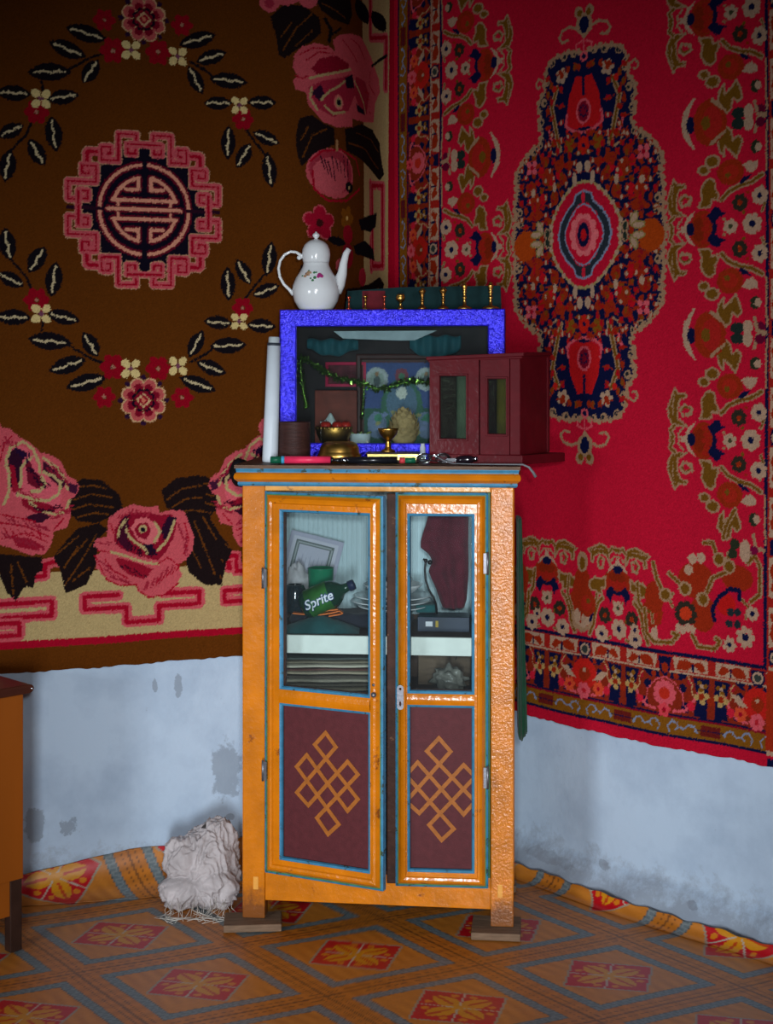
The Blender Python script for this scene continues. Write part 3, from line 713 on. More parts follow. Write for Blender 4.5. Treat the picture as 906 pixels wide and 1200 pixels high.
for p in ((450, 495), (482, 495), (445, 542), (480, 545)): e9.disc(p, 4.5, (30, 40, 44), mm)
e9.flower((258, 500), 15, 9, (44, 38, 30), (180, 50, 24), mm, rp=.36, rc=.5)
for k in range(4): e9.disc((228 + 20*k, 560 + (k % 2)*8), 3.6, PC, mm, rz=5)
for p, r in (((548, 500), 9), ((517, 600), 13), ((445, 632), 9.5), ((47, 570), 8)): e9.flower(p, r, 7, PC, NB, mm, rp=.34, rc=.32)
for p, r in (((470, 205), 6), ((460, 245), 6)): e9.disc(p, r, (40, 44, 30), mm)
e9.disc((515, 235), 7, PC, mm, rz=12); e9.disc((555, 232), 5, (110, 10, 50), mm)
# --- medallion: traced quarter, mirrored
A4 = ',h,v,hv'
out = [(694, 64), (706, 57), (718, 55), (732, 55), (741, 62), (744, 76), (744, 90), (751, 97), (754, 106), (750, 118), (754, 128), (748, 140), (752, 152), (765, 157), (771, 166), (781, 175), (785, 187), (783, 205), (786, 222), (785, 245), (787, 262), (787, 276), (694, 276)]
e.poly(out, NB, A4); e.line(out[:-1], 3.6, TAN, A4)
for p, r in (((718, 58), 4.5), ((734, 59), 4.5), ((706, 60), 3.5), ((746, 103), 4), ((750, 126), 4), ((760, 160), 4), ((772, 168), 4), ((781, 200), 4), ((780, 232), 4), ((779, 247), 4), ((752, 154), 3.5), ((783, 186), 3.5), ((741, 80), 3)):
    e.disc(p, r + 1.2, TAN, A4); e.disc((p[0] - 1.2, p[1] + 1), r - 1.8, (30, 34, 40), A4)
for L_ in ([(745, 90), (747, 76), (753, 71), (757, 76), (755, 82), (751, 82)],): e.line(L_, 2.6, TAN, A4)
# finial
e.disc((694, 30), 12, TAN, ',v', rz=13); e.disc((688, 17), 6.5, TAN, A4, rz=7); e.disc((689, 18), 4, OLV, A4); e.disc((694, 31), 7.5, NB, ',v', rz=10); e.poly([(684, 34), (694, 48), (704, 34)], TAN, ',v'); e.disc((694, 33), 6, NB, ',v', rz=8)
e.line([(702, 32), (711, 26), (720, 27), (724, 34), (720, 41), (713, 41)], 3.4, TAN, A4)
e.line([(692, 50), (685, 55), (686, 64)], 2.2, PN, A4); e.line([(694, 48), (694, 60)], 2.4, PN, ',v'); e.disc((694, 68), 6, PN, ',v'); e.disc((694, 68), 3, NB, ',v')
# upper lobe
e.poly([(694, 92), (703, 88), (712, 110), (716, 150), (694, 150)], (178, 22, 26), A4); e.line([(708, 82), (718, 110), (722, 150)], 4, NB, A4)
e.line([(694, 86), (694, 112)], 4, NB, ',v'); e.disc((700, 78), 4, ORG, A4)
e.disc((694, 132), 11.5, PN, ',v', rz=15); e.disc((694, 132), 8.5, (120, 12, 34), ',v', rz=12)
for a in range(8): e.disc((694 + 4*math.cos(a*.785), 132 + 6*math.sin(a*.785)), 1.6, NB, ',v')
e.line([(714, 130), (716, 142), (706, 152), (696, 156)], 4, PN, A4); e.line([(714, 132), (712, 144), (704, 150)], 1.6, (180, 20, 40), A4)
fe = [(727, 92), (735, 112), (731, 134), (728, 150), (724, 168)]
e.line(fe, 7, TAN, A4); e.line(fe, 3.2, OLV, A4); e.line([(724, 168), (730, 172), (737, 166), (738, 158)], 2.6, TAN, A4)
e.line([(740, 136), (736, 150), (733, 160)], 3.2, PN, A4)
e.flower((721, 80), 10, 5, PC, ORG, A4, rp=.42, rc=.35); e.disc((731, 92), 4, (180, 30, 24), A4)
e.disc((694, 172), 9, (176, 30, 20), ',v', rz=11); e.disc((694, 172), 2.6, NB, ',v'); e.disc((711, 166), 8, GD, A4, rz=10)
for p, r1, r2 in (((725, 186), 9, 7), ((742, 196), 9, 11), ((712, 190), 6, 6), ((745, 176), 7, 6), ((758, 224), 8, 10), ((732, 224), 7, 9), ((764, 205), 8, 9), ((720, 205), 7, 7), ((757, 240), 11, 7), ((742, 250), 6, 5)):
    e.disc(p, r1, ORG, A4, rz=r2); e.disc((p[0] + 2, p[1] + 2), r1*.4, (130, 20, 26), A4)
for p in ((735, 206), (750, 188), (726, 196), (748, 222)): e.disc(p, 5, (176, 16, 28), A4, rz=7)
e.disc((732, 211), 3.2, PC, A4, rz=6); e.disc((761, 211), 3.6, PC, A4, rz=5); e.disc((699, 196), 5, PC, A4, rz=7); e.disc((705, 208), 3.6, PC, A4, rz=8)
e.flower((763, 179), 10, 4, (206, 96, 100), RD, A4, rot=45, rp=.42, rc=.3)
# dense arabesque between the lozenge and the scalloped edge
rgm = random.Random(21)
def inside(p, poly):
    k = False
    for (xa, ya), (xb, yb) in zip(poly, poly[1:] + poly[:1]):
        if (ya > p[1]) != (yb > p[1]) and p[0] < (xb - xa)*(p[1] - ya)/(yb - ya) + xa: k = not k
    return k
poly_o = [(694, 150)] + [(min(x, 779), y) for x, y in out[11:]]
grid_pts = [(700 + 11*i + (5 if j % 2 else 0), 158 + 10.5*j) for i in range(8) for j in range(12)] + [(704 + 9*i + (4 if j % 2 else 0), 76 + 10*j) for i in range(5) for j in range(9)]
for gx, gy in grid_pts:
    if gy < 156 and (not (718 < gx < 742 or gy < 84) or abs(gx - 730) < 5): continue
    if (gy >= 156 and not inside((gx, gy), poly_o)) or ((gx - 694)/44)**2 + ((gy - 276)/66)**2 < 1.05: continue
    an = rgm.uniform(0, 360); col_ = [ORG, ORG, (150, 20, 18), (160, 14, 26), (120, 60, 16)][rgm.randrange(5)]
    e.disc((gx, gy), 4.6, col_, A4, rz=3.0, rot=an)
    ax, ay = math.cos(math.radians(an)), math.sin(math.radians(an))
    e.line([(gx - 5*ax, gy - 5*ay), (gx - 2*ay, gy + 2*ax), (gx + 5*ax + 2, gy + 5*ay - 2)], 1.8, ORG, A4)
    if rgm.random() < .25: e.disc((gx, gy), 1.8, PC, A4, rz=2.6)
e.disc((732, 211), 3.2, PC, A4, rz=6); e.disc((761, 211), 3.6, PC, A4, rz=5); e.disc((699, 196), 5, PC, A4, rz=7); e.disc((705, 208), 3.6, PC, A4, rz=8)
e.flower((763, 179), 10, 4, (196, 80, 90), RD, A4, rot=45, rp=.42, rc=.3)
# scalloped curls along the edge
for i in range(len(out) - 2):
    (xa, ya), (xb, yb) = out[i], out[i+1]; n_ = max(1, int(math.hypot(xb-xa, yb-ya)/8))
    for k in range(n_):
        t_ = (k + .5)/n_; px_, py_ = xa + (xb-xa)*t_, ya + (yb-ya)*t_
        dx_, dy_ = 694 - px_, (276 - py_)*.25; l_ = math.hypot(dx_, dy_) + 1e-6
        e.disc((px_ - dx_/l_*1.5, py_ - dy_/l_*1.5), 3.4, TAN, A4); e.disc((px_ + dx_/l_*1.8, py_ + dy_/l_*1.8), 2.6, TAN, A4); e.disc((px_ + dx_/l_*2.4, py_ + dy_/l_*2.4 + 1), 1.5, NB, A4)
# inner lozenge
io = [(694, 214), (704, 214), (712, 220), (720, 227), (728, 238), (733, 248), (737, 258), (736, 268), (737, 276), (694, 276)]
e.poly(io, RF, A4); e.line(io[:-1], 3.4, (150, 130, 84), A4)
for p in io[1:-2]: e.disc(p, 3.2, PC if p[0] > 702 else OLV, A4)
ia = [(694, 225), (703, 227), (706, 236), (716, 245), (724, 258), (727, 276), (694, 276)]
e.poly(ia, (38, 44, 52), A4); e.line(ia[:-1], 2.6, LB, A4)
e.poly([(694, 238), (701, 240), (710, 250), (716, 262), (718, 276), (694, 276)], (188, 16, 44), A4); e.disc((694, 232), 3.4, (190, 30, 50), ',v', rz=6)
e.line([(694, 240), (702, 243), (711, 254), (717, 266), (718, 276)], 2, LB, A4)
for a in range(10):
    an = a * 2*PI/10; e.disc((694 + 13*math.cos(an), 276 + 19*math.sin(an)), 6.5, (214, 104, 108), '', rz=7)
e.disc((694, 276), 13, (190, 60, 74), '', rz=19); e.disc((694, 276), 9.5, NB, '', rz=14.5); e.disc((694, 276), 4.6, (180, 20, 26), '', rz=7)
# side trefoils
e.disc((771, 276), 17, (156, 58, 14), ',h', rz=19); e.disc((780, 276), 8, (156, 58, 14), ',h', rz=12)
for p, r_ in (((752, 257), 62), ((757, 276), 0)):
    e.disc(p, 9.5, (130, 112, 62), A4, rz=5, rot=r_); e.disc(p, 7.5, PC, A4, rz=3.2, rot=r_)
e.disc((742, 266), 5, TAN, A4, rz=7); e.disc((742, 266), 3, (34, 44, 36), A4, rz=5)
cvR.rag(.38, .10)
# ------------------------------------------------------------------ room
def cmap(img_fn, X, Y): return img_fn(X, Y)
wall_m = bpy.data.materials.new('whitewash'); wall_m.use_nodes = True
def build_wall_mat(m):
    N, L = m.node_tree.nodes, m.node_tree.links; b = N['Principled BSDF']
    b.inputs['Roughness'].default_value = .85; b.inputs['Specular IOR Level'].default_value = .2
    tc = N.new('ShaderNodeTexCoord')
    def noise(sc, det, rough=.6):
        n = N.new('ShaderNodeTexNoise'); n.inputs['Scale'].default_value = sc; n.inputs['Detail'].default_value = det
        n.inputs['Roughness'].default_value = rough; L.new(tc.outputs['Object'], n.inputs['Vector']); return n
    def rng(sock, a, b_, lo=0, hi=1):
        r = N.new('ShaderNodeMapRange'); r.inputs[1].default_value = a; r.inputs[2].default_value = b_
        r.inputs[3].default_value = lo; r.inputs[4].default_value = hi; L.new(sock, r.inputs[0]); return r.outputs[0]
    def mix(f, a, c):
        x = N.new('ShaderNodeMix'); x.data_type = 'RGBA'; L.new(f, x.inputs['Factor'])
        if isinstance(a, tuple): x.inputs['A'].default_value = a
        else: L.new(a, x.inputs['A'])
        x.inputs['B'].default_value = c; return x.outputs['Result']
    base = lin((186, 206, 226)) + (1,)
    n1 = noise(5, 6); c = mix(rng(n1.outputs[0], .42, .72), base, lin((164, 184, 206)) + (1,))
    n2 = noise(38, 8, .75); c = mix(rng(n2.outputs[0], .66, .74, 0, .7), c, lin((120, 128, 136)) + (1,))
    nd = noise(22, 6, .7)
    for (px, py, Yw, rx, rz, soft) in ((262, 908, 4.30, .042, .085, 1), (38, 968, 4.16, .03, .045, 1), (207, 806, 4.27, .010, .030, 1.5), (180, 806, 4.26, .006, .022, 1.5),
                                       (80, 972, 4.19, .020, .022, 1.6), (716, 1032, 4.05, .014, .012, 1.2), (645, 1010, 4.28, .05, .016, 1.2), (815, 1066, 3.9, .012, .01, 1.2), (268, 963, 4.32, .012, .010, 1)):
        p = W(px, py, Yw)
        s = N.new('ShaderNodeVectorMath'); s.operation = 'SUBTRACT'; L.new(tc.outputs['Object'], s.inputs[0]); s.inputs[1].default_value = p
        v = N.new('ShaderNodeVectorMath'); v.operation = 'MULTIPLY'; L.new(s.outputs[0], v.inputs[0]); v.inputs[1].default_value = (1/rx, 1.5, 1/rz)
        ln = N.new('ShaderNodeVectorMath'); ln.operation = 'LENGTH'; L.new(v.outputs[0], ln.inputs[0])
        ma = N.new('ShaderNodeMath'); ma.operation = 'MULTIPLY_ADD'; L.new(nd.outputs[0], ma.inputs[0]); ma.inputs[1].default_value = 2.2 * soft; L.new(ln.outputs['Value'], ma.inputs[2])
        f = rng(ma.outputs[0], 1.1 + 1.1*soft, 0.9 + 1.1*soft, 0, .62 if rx < .045 else .4)
        c = mix(f, c, lin((128, 138, 150)) + (1,))
    sx = N.new('ShaderNodeSeparateXYZ'); L.new(tc.outputs['Object'], sx.inputs[0]); n5 = noise(16, 8, .75)
    ad = N.new('ShaderNodeMath'); ad.operation = 'MULTIPLY_ADD'; L.new(n5.outputs[0], ad.inputs[0]); ad.inputs[1].default_value = -.32; L.new(sx.outputs['Z'], ad.inputs[2])
    c = mix(rng(ad.outputs[0], -.035, -.115, 0, .55), c, lin((122, 122, 128)) + (1,))
    n6 = noise(60, 8, .8); c = mix(rng(n6.outputs[0], .68, .72, 0, .6), c, lin((108, 104, 96)) + (1,))
    L.new(c, b.inputs['Base Color'])
    n3 = noise(14, 8, .7); bp = N.new('ShaderNodeBump'); bp.inputs['Strength'].default_value = .35; bp.inputs['Distance'].default_value = .01
    L.new(n3.outputs[0], bp.inputs['Height']); L.new(bp.outputs[0], b.inputs['Normal'])
build_wall_mat(wall_m)

def wall(name, sa, sb, ledge):
    ns, nz = int((sb - sa) / .02), 100
    m = MB(); zs = np.concatenate([np.linspace(0, .2, 21), np.linspace(.24, 3.0, nz - 20)])
    vs = []
    for z in zs:
        for i in range(ns + 1):
            s = sa + (sb - sa) * i / ns
            w = ledge * max(0, 1 - z / .10) ** .8 * (1 + .35*math.sin(s*23) * math.sin(s*7.3)) if ledge else 0
            off = .006 * math.sin(s * 9 + z * 4) * math.sin(z * 7) + w
            x, y = path_at(s, off); vs.append((x, y, z))
    nn = len(zs)
    fs = [(j*(ns+1)+i, j*(ns+1)+i+1, (j+1)*(ns+1)+i+1, (j+1)*(ns+1)+i) for j in range(nn-1) for i in range(ns)]
    # thickness: outer face and top
    m.add(vs, fs, 0, True)
    vo = [(*path_at(sa + (sb-sa)*i/ns, -.15), z) for z in (0, 3.0) for i in range(ns+1)]
    m.add(vo, [(i, i+1, ns+2+i, ns+1+i) for i in range(ns)])
    o = obj(name, m, wall_m, merge=False); o['kind'] = 'structure'; return o
wall('wall_left', .3, S_CORNER + .001, 0)
wall('wall_right', S_CORNER, SEG[-1] - .02, .065)

# vinyl floor: printed pattern in its own lattice
DET = .385 * -.316 - .25 * .183
def vinyl(X, Y):
    x = X + .0786; y = Y - 3.761
    a = (x * -.316 - .25 * y) / DET; b = (.385 * y - .183 * x) / DET
    fa = a - np.round(a); fb = b - np.round(b); A, B = abs(fa), abs(fb)
    img = np.empty(X.shape + (3,), np.float32)
    grain = .5 + .5 * np.sin(a * 70 + 3 * np.sin(b * 5)) * np.sin(b * 9 + a * 2)
    c0 = np.array(lin((198, 124, 42))); c1_ = np.array(lin((180, 108, 34)))
    img[:] = c0 + (c1_ - c0) * grain[..., None]
    out_ = (np.maximum(A, B) > .405); img[out_] = np.array(lin((182, 108, 32)))
    ga = .5 + .5*np.sin(np.where(A > B, b, a)[..., None] * 60); img = np.where(out_[..., None], img * (.9 + .2*ga), img)
    ln = (abs(A - .5) < .008) | (abs(B - .5) < .008) | (out_ & ((abs(A - .455) < .003) | (abs(B - .455) < .003))); img[ln] = lin((118, 70, 30))
    M_ = np.maximum(A, B); fr = (M_ > .335) & (M_ < .405); img[fr] = lin((96, 108, 112))
    u = np.where(A > B, fb, fa) * 34; v = (M_ - .37) / .035
    key = fr & (((abs(u - np.round(u)) < .16) & (abs(v) < .7)) | ((abs(v - .5*np.sign(np.sin(u*PI))) < .2)))
    img[key] = lin((118, 128, 130)); img[fr & (abs(M_ - .37) > .031)] = lin((74, 78, 74))
    D_ = A + B; fl = D_ < .318; img[fl] = lin((150, 140, 120))
    inn = D_ < .300
    p = fa + fb; q = fa - fb; pq = np.minimum(abs(p), abs(q)); rr = np.hypot(fa, fb); tip = np.maximum(A, B); mn = np.minimum(A, B)
    img[inn] = lin((184, 12, 26))
    pet = inn & (tip < .215) & (mn < .062*np.sin(np.clip(tip/.215, 0, 1)*PI)**.8); img[pet] = lin((204, 136, 14))
    vein = pet & (mn < .010) & (tip > .05); img[vein] = lin((184, 60, 16))
    dots = inn & (np.hypot(tip - .155, mn - .085) < .022); img[dots] = lin((206, 120, 20))
    wl = inn & (pq < .0075) & (rr > .03); img[wl] = lin((180, 168, 150))
    return img * (1 + RNG.normal(0, .03, X.shape + (1,)))
vin_m = vmat('printed_vinyl', .42, .45, .25, 25, .004)
nk, ny = 1000, 420
kk = np.linspace(-.78, .62, nk); sk = np.interp(kk, KK[_lo:_hi], SF[_lo:_hi]); Yw = np.interp(sk, SF, PY_)
Yw = np.where(kk < KK[_lo], PY_[_lo], Yw)
t = np.linspace(0, 1, ny)[:, None]; Yg = 2.5 + (Yw[None, :] + .04 - 2.5) * t; Xg = kk[None, :] * Yg
Zg = .0015 * np.sin(Xg * 11 + 1) * np.sin(Yg * 13)
Zg = Zg - .0015
flr = grid_mesh('floor', np.stack([Xg, Yg, Zg], -1), vinyl(Xg, Yg), vin_m); flr['kind'] = 'structure'
# the vinyl sheet turned up against the wall
ss = np.arange(.35, SEG[-1] - .05, .005); sR = s_of(600)
def Rof(s):
    a = np.clip((s - s_of(330)) / .35, 0, 1); return (.060 + .048 * np.clip((s - s_of(10)) / (s_of(150) - s_of(10)), -.3, 1)) * (1 - a) + .032 * a
na = 44
R_ = Rof(ss); offb = np.where(ss > S_CORNER, .072, .010)
arcs = np.linspace(0, 1, na)[:, None]
th = arcs * PI/2 * np.ones_like(ss)[None, :]
dd = offb[None, :] + R_[None, :] * (1 - np.sin(th)); zz = R_[None, :] * (1 - np.cos(th)) + .001
wob = .0012 * np.sin(ss * 40)[None, :] * arcs
zz = zz + wob * (R_[None, :] / .1) + np.where(ss > S_CORNER, .004*np.sin(ss*57)*np.sin(ss*23), 0)[None, :] * arcs**2
wx, wy = np.interp(ss, SF, PX_), np.interp(ss, SF, PY_); nx_, ny_ = np.interp(ss, SF, NX), np.interp(ss, SF, NY)
flat = offb[None, :] + R_[None, :] - R_[None, :] * th
cX = wx[None, :] + nx_[None, :] * flat; cY = wy[None, :] + ny_[None, :] * flat
cur = grid_mesh('floor', np.stack([wx + nx_*dd, wy + ny_*dd, zz], -1), vinyl(cX, cY), vin_m,
                np.stack([-nx_*.004 * np.ones_like(dd), -ny_*.004 * np.ones_like(dd), np.zeros_like(dd)], -1)); cur['kind'] = 'structure'
# join the two floor pieces in one object
with bpy.context.temp_override(active_object=flr, selected_editable_objects=[flr, cur], object=flr, selected_objects=[flr, cur]):
    bpy.ops.object.join()

# ------------------------------------------------------------------ the two carpets
pile = vmat('wool_pile', 1, .03, .6, 500, .002, sheen=0)
def hang(name, cv, off, ph):
    s, z = np.meshgrid(cv.xs, cv.zs)
    rip = .004 * np.sin(s * 8 + ph) * np.cos(z * 1.7) + .0035 * np.sin(s * 17 + z * 3)
    low = np.clip(1 - (z - cv.z0) / .25, 0, 1)
    dz_ = -.005 * np.sin(s * 5 + ph) * low + (.0012 * np.sin(s * 130 + 2*np.sin(s*37)) + .0015*np.sin(s*41)) * (low > .9)
    o = off + rip + .012 * low**2
    x = np.interp(s, SF, PX_) + np.interp(s, SF, NX) * o; y = np.interp(s, SF, PY_) + np.interp(s, SF, NY) * o
    nxx, nyy = np.interp(s, SF, NX), np.interp(s, SF, NY)
    ob = grid_mesh(name, np.stack([x, y, z + dz_], -1), cv.img, pile, np.stack([-nxx*.012, -nyy*.012, 0*nxx], -1))
    c = Vector((float(x.mean()), float(y.mean()), float(cv.z0)))
    return origin(ob, c)
cl = hang('wall_carpet', cvL, .022, 0.5)
tag(cl, 'brown wool carpet with a round pink fretwork medallion and roses, hung on the left wall', 'carpet')
crt = hang('wall_carpet', cvR, .034, 2.0)
tag(crt, 'crimson carpet with a long navy and tan medallion, hung on the right wall', 'carpet')

# ------------------------------------------------------------------ painted cupboard
orange_foot = mat('orange_enamel_grimy_foot', (204, 116, 10), .3, 0, .16, 14, .5, 60, .003, dirt=(128, 66, 24), ds=17, dth=.62, coat=.4, foot=True)
orange = mat('orange_enamel', (204, 116, 10), .28, 0, .16, 14, .5, 60, .003, dirt=(128, 66, 24), ds=17, dth=.62, coat=.5)
orange2 = mat('orange_enamel_pale', (222, 156, 70), .35, 0, .12, 20, .4, 90, .002, dirt=(140, 90, 50), ds=18, dth=.64, coat=.3)
lacq = mat('thick_orange_lacquer', (206, 118, 16), .40, 0, .2, 18, 1.0, 130, .0022, dirt=(120, 64, 24), ds=16, dth=.64, coat=.7, foot=True)
blue = mat('sky_blue_paint', (58, 124, 158), .42, 0, .18, 40, .4, 120, .001, dirt=(50, 64, 50), ds=34, dth=.58)
green = mat('green_paint', (64, 112, 70), .45, 0, .2, 40, .3, 120, .001, dirt=(60, 50, 30), ds=30, dth=.6)
woodtop = mat('worn_grey_wood', (104, 78, 60), .5, 0, .3, 25, .5, 80, .002, stretch=(1, 8, 8))
darkedge = mat('bare_dark_wood', (62, 34, 24), .6, 0, .3, 30, .5, 90, .002, dirt=(120, 84, 60), ds=40, dth=.63)
maroon = mat('maroon_panel_paint', (84, 34, 38), .6, 0, .12, 60, .5, 300, .001, stretch=(1, 1, 1))
knotp = mat('ochre_brush_paint', (158, 92, 34), .5, 0, .15, 60, .4, 200, .001)
paperblue = mat('pale_blue_ribbed_paper', (186, 208, 214), .7, 0, .08, 60, .3, 40, .002, stretch=(30, 1, .3))
whitepaint = mat('white_shelf_edge', (226, 234, 226), .5, 0, .05, 30, .2, 60, .001)
steel = mat('dull_steel', (126, 126, 132), .45, .8, .15, 80, .3, 120, .001)
darkin = mat('cupboard_inside', (78, 60, 50), .75, 0, .2, 20)
clear = glass('cupboard_glass')

CW, CD = .737, .37
ang = -math.atan2(.070, .7335)
cab = thing('cabinet', 'orange painted cupboard with two glazed doors and maroon knot panels in the corner', 'cabinet', (-.393, 3.955, 0), (0, 0, ang))
ZT = 1.200
def post(x0, x1, y0, y1, m, lab=None):
    b = MB(); n = 24; vs = []
    return obj('post', MB().box(x0, x1, y0, y1, .0215, ZT, 0), m, cab, bevel=.003, label=lab)
post(0, .062, 0, .05, orange_foot)
post(CW - .062, CW, 0, .05, lacq, 'right front post thick with shiny lacquer')
post(0, .045, CD - .045, CD, orange); post(CW - .045, CW, CD - .045, CD, orange)
obj('side_panel', MB().box(.012, .024, .05, CD - .045, .08, ZT), orange, cab)
obj('side_panel', MB().box(CW - .024, CW - .012, .05, CD - .045, .08, ZT), orange, cab)
obj('back_panel', MB().box(.045, CW - .045, CD - .018, CD - .008, .08, ZT), darkin, cab)
lining = MB(); vs = []; nn = 180
for j, z in enumerate((.80, 1.195)):
    for i in range(nn + 1):
        vs.append((.045 + (CW - .09) * i / nn, CD - .022 - .0022 * (i % 4 < 2), z))
lining.add(vs, [(i, i+1, nn+2+i, nn+1+i) for i in range(nn)])
lining.add([(.0255, .05, .8), (.0255, CD-.045, .8), (.0255, CD-.045, 1.195), (.0255, .05, 1.195)], [(0,1,2,3)])
lining.add([(CW-.0255, .05, .8), (CW-.0255, CD-.045, .8), (CW-.0255, CD-.045, 1.195), (CW-.0255, .05, 1.195)], [(0,1,2,3)])
obj('lining', lining, paperblue, cab, label='pale blue ribbed paper lining')
obj('floor_board', MB().box(.024, CW - .024, .03, CD - .018, .085, .10), darkin, cab)
obj('top_rail', MB().box(.062, CW - .062, .002, .03, 1.186, 1.203), orange2, cab, bevel=.002)
obj('bottom_rail', MB().prism([(.062, .070), (CW - .062, .066), (CW - .062, .150), (.062, .152)], .004, .034, 'y'), orange, cab, bevel=.002)
for x0, x1, z0, z1 in ((.03, .044, .10, .135), (CW - .043, CW - .03, .10, .135)):
    obj('peg', MB().box(x0, x1, -.0012, .002, z0, z1), orange2, cab, bevel=.0008)
obj('painted_line', MB().box(.0625, .068, -.002, .006, .152, 1.186), blue, cab, label='blue line beside the left door')
obj('painted_line', MB().box(CW - .0675, CW - .0635, -.002, .006, .152, 1.186), green, cab, label='green line beside the right door')
# cornice: mitred moulding on the front and both sides
cor = MB()
prof = [(.002, 1.200, 1), (-.010, 1.200, 1), (-.014, 1.205, 1), (-.013, 1.211, 1), (-.017, 1.214, 0), (-.024, 1.219, 0), (-.026, 1.226, 0), (-.023, 1.233, 0), (-.018, 1.237, 0), (-.018, 1.240, 1), (-.020, 1.246, 1), (-.020, 1.248, 1)]
for (y1, z1, m1), (y2, z2, m2) in zip(prof[:-1], prof[1:]):
    def c4(y, z):
        o = -y * .75
        return [(-o, CD, z), (-o, y, z), (CW + o, y, z), (CW + o, CD, z)]
    a, b = c4(y1, z1), c4(y2, z2)
    cor.add(a + b, [(0,1,5,4), (1,2,6,5), (2,3,7,6)], m2)
cor.box(-.002, CW + .002, -.002, CD, 1.2005, 1.247, 2)
obj('cornice', cor, [orange, blue, darkin], cab)
tb = MB()
tb.grid(lambda u, v: (-.018 + (CW + .036) * u, -.024 + (CD + .024) * v, 1.2575 + .0012 * math.sin(u * 19) * math.sin(v * 6)), 60, 20)
tb.prism([(-.018, 1.248), (CW + .018, 1.248), (CW + .018, 1.257), (-.018, 1.257)], -.024, CD, 'y')
obj('top_board', tb, woodtop, cab)
# shelf
sh = MB().box(.0255, CW - .0255, .055, CD - .026, .772, .785, 1).box(.0255, CW - .0255, .043, .055, .737, .787, 0)
obj('shelf', sh, [whitepaint, darkin], cab, bevel=.002, label='shelf with a white front edge')

KN = [(300,155),(335,195),(200,350),(240,385),(375,235),(410,270),(270,420),(308,465),(345,430),(200,270),(235,230),(375,385),(410,345),(263,195)]
def door(name, w, h, lx, rx, up, lo, loc, rz, knot, lab):
    """w,h size; lx/rx stile widths; up/lo = (z0,z1) of the two openings"""
    fr = MB(); T_ = .026
    ey = 2 if name else 0
    prof = [(0, 0, 1), (0, -.017, 1), (.005, -.020, 1), (.008, -.020, 2), (.011, -.024, 0), (.016, -.030, 0), (.022, -.0325, 0), (.028, -.031, 0), (min(lx, rx) - .010, -.0265, 0)]
    fr.ring(0, 0, w, h, prof)
    o = prof[-1][0]; y = -.0265
    xs = [o, lx - .008, w - rx + .008, w - o]; zs = [o, lo[0] - .008, lo[1] + .008, up[0] - .008, up[1] + .008, h - o]
    def q(x0, x1, z0, z1): fr.add([(x0, y, z0), (x1, y, z0), (x1, y, z1), (x0, y, z1)], [(0,1,2,3)], 0)
    if xs[1] > xs[0]: q(xs[0], xs[1], zs[0], zs[5])
    if xs[3] > xs[2]: q(xs[2], xs[3], zs[0], zs[5])
    q(xs[1], xs[2], zs[0], zs[1]); q(xs[1], xs[2], zs[4], zs[5])
    # rounded middle rail
    m0, m1 = zs[2], zs[3]; n = 6
    for i in range(n):
        a, b = m0 + (m1 - m0)*i/n, m0 + (m1 - m0)*(i+1)/n
        f = lambda t_: y - .004*math.sin(PI*(t_ - m0)/(m1 - m0))
        fr.add([(xs[1], f(a), a), (xs[2], f(a), a), (xs[2], f(b), b), (xs[1], f(b), b)], [(0,1,2,3)], 0)
    for z0, z1 in (up, lo):
        fr.ring(lx - .008, z0 - .008, w - rx + .008, z1 + .008, [(0, y, 1), (.001, -.0275, 1), (.006, -.025, 1), (.008, -.018, 1), (.0085, -.006, 3), (.0085, 0, 3)])
        fr.ring(0, 0, w, h, [(0, 0, 3), (.0001, 0, 3)])
    # back face of stiles and rails
    for x0, x1, z0, z1 in ((0, lx, 0, h), (w - rx, w, 0, h), (lx, w - rx, 0, lo[0]), (lx, w - rx, lo[1], up[0]), (lx, w - rx, up[1], h)):
        fr.add([(x0, .0, z0), (x1, .0, z0), (x1, .0, z1), (x0, .0, z1)], [(0,3,2,1)], 3)
    dr = obj('door', fr, [orange, blue, green, darkedge], cab, loc, (0, 0, math.radians(rz)), label=lab)
    obj('pane', MB().box(lx - .003, w - rx + .003, -.0115, -.0085, up[0] - .003, up[1] + .003), clear, dr, label='glass pane')
    obj('panel', MB().box(lx - .004, w - rx + .004, -.014, -.004, lo[0] - .004, lo[1] + .004), maroon, dr, label='maroon painted panel')
    kx, kz, ks = knot; kb = MB(); pts = [((px - 305) * ks + kx, (310 - pz) * ks + kz) for px, pz in KN]
    hw_ = .0052; n = len(pts)
    for i in range(n):
        a, b = Vector(pts[i]), Vector(pts[(i+1) % n]); dv = (b - a).normalized(); nv = Vector((-dv.y, dv.x)) * hw_
        a2, b2 = a - dv * hw_, b + dv * hw_
        pol = [a2 - nv, b2 - nv, b2 + nv, a2 + nv]
        x_lo, x_hi = lx + .0005, w - rx - .0005
        # clip to the opening
        def clip(pl, lim, s_):
            o_ = []
            for j in range(len(pl)):
                c, e_ = pl[j], pl[(j+1) % len(pl)]; ic, ie = s_*(c.x - lim) >= 0, s_*(e_.x - lim) >= 0
                if ic: o_.append(c)
                if ic != ie: t_ = (lim - c.x)/(e_.x - c.x); o_.append(c + (e_ - c)*t_)
            return o_
        pol = clip(clip(pol, x_lo, 1), x_hi, -1) if pol else pol
        if len(pol) >= 3:
            yy = -.0143 - .00008 * i; kb.prism([(p_.x, p_.y) for p_ in pol], yy - .0005, -.0139, 'y')
    obj('painted_knot', kb, knotp, dr, label='ochre endless knot painted on the panel')
    return dr
Minv = cab.matrix_basis.inverted() if False else (Matrix.Translation(cab.location) @ Matrix.Rotation(ang, 4, 'Z')).inverted()
hl = Minv @ Vector((-.324, 3.928, 0))
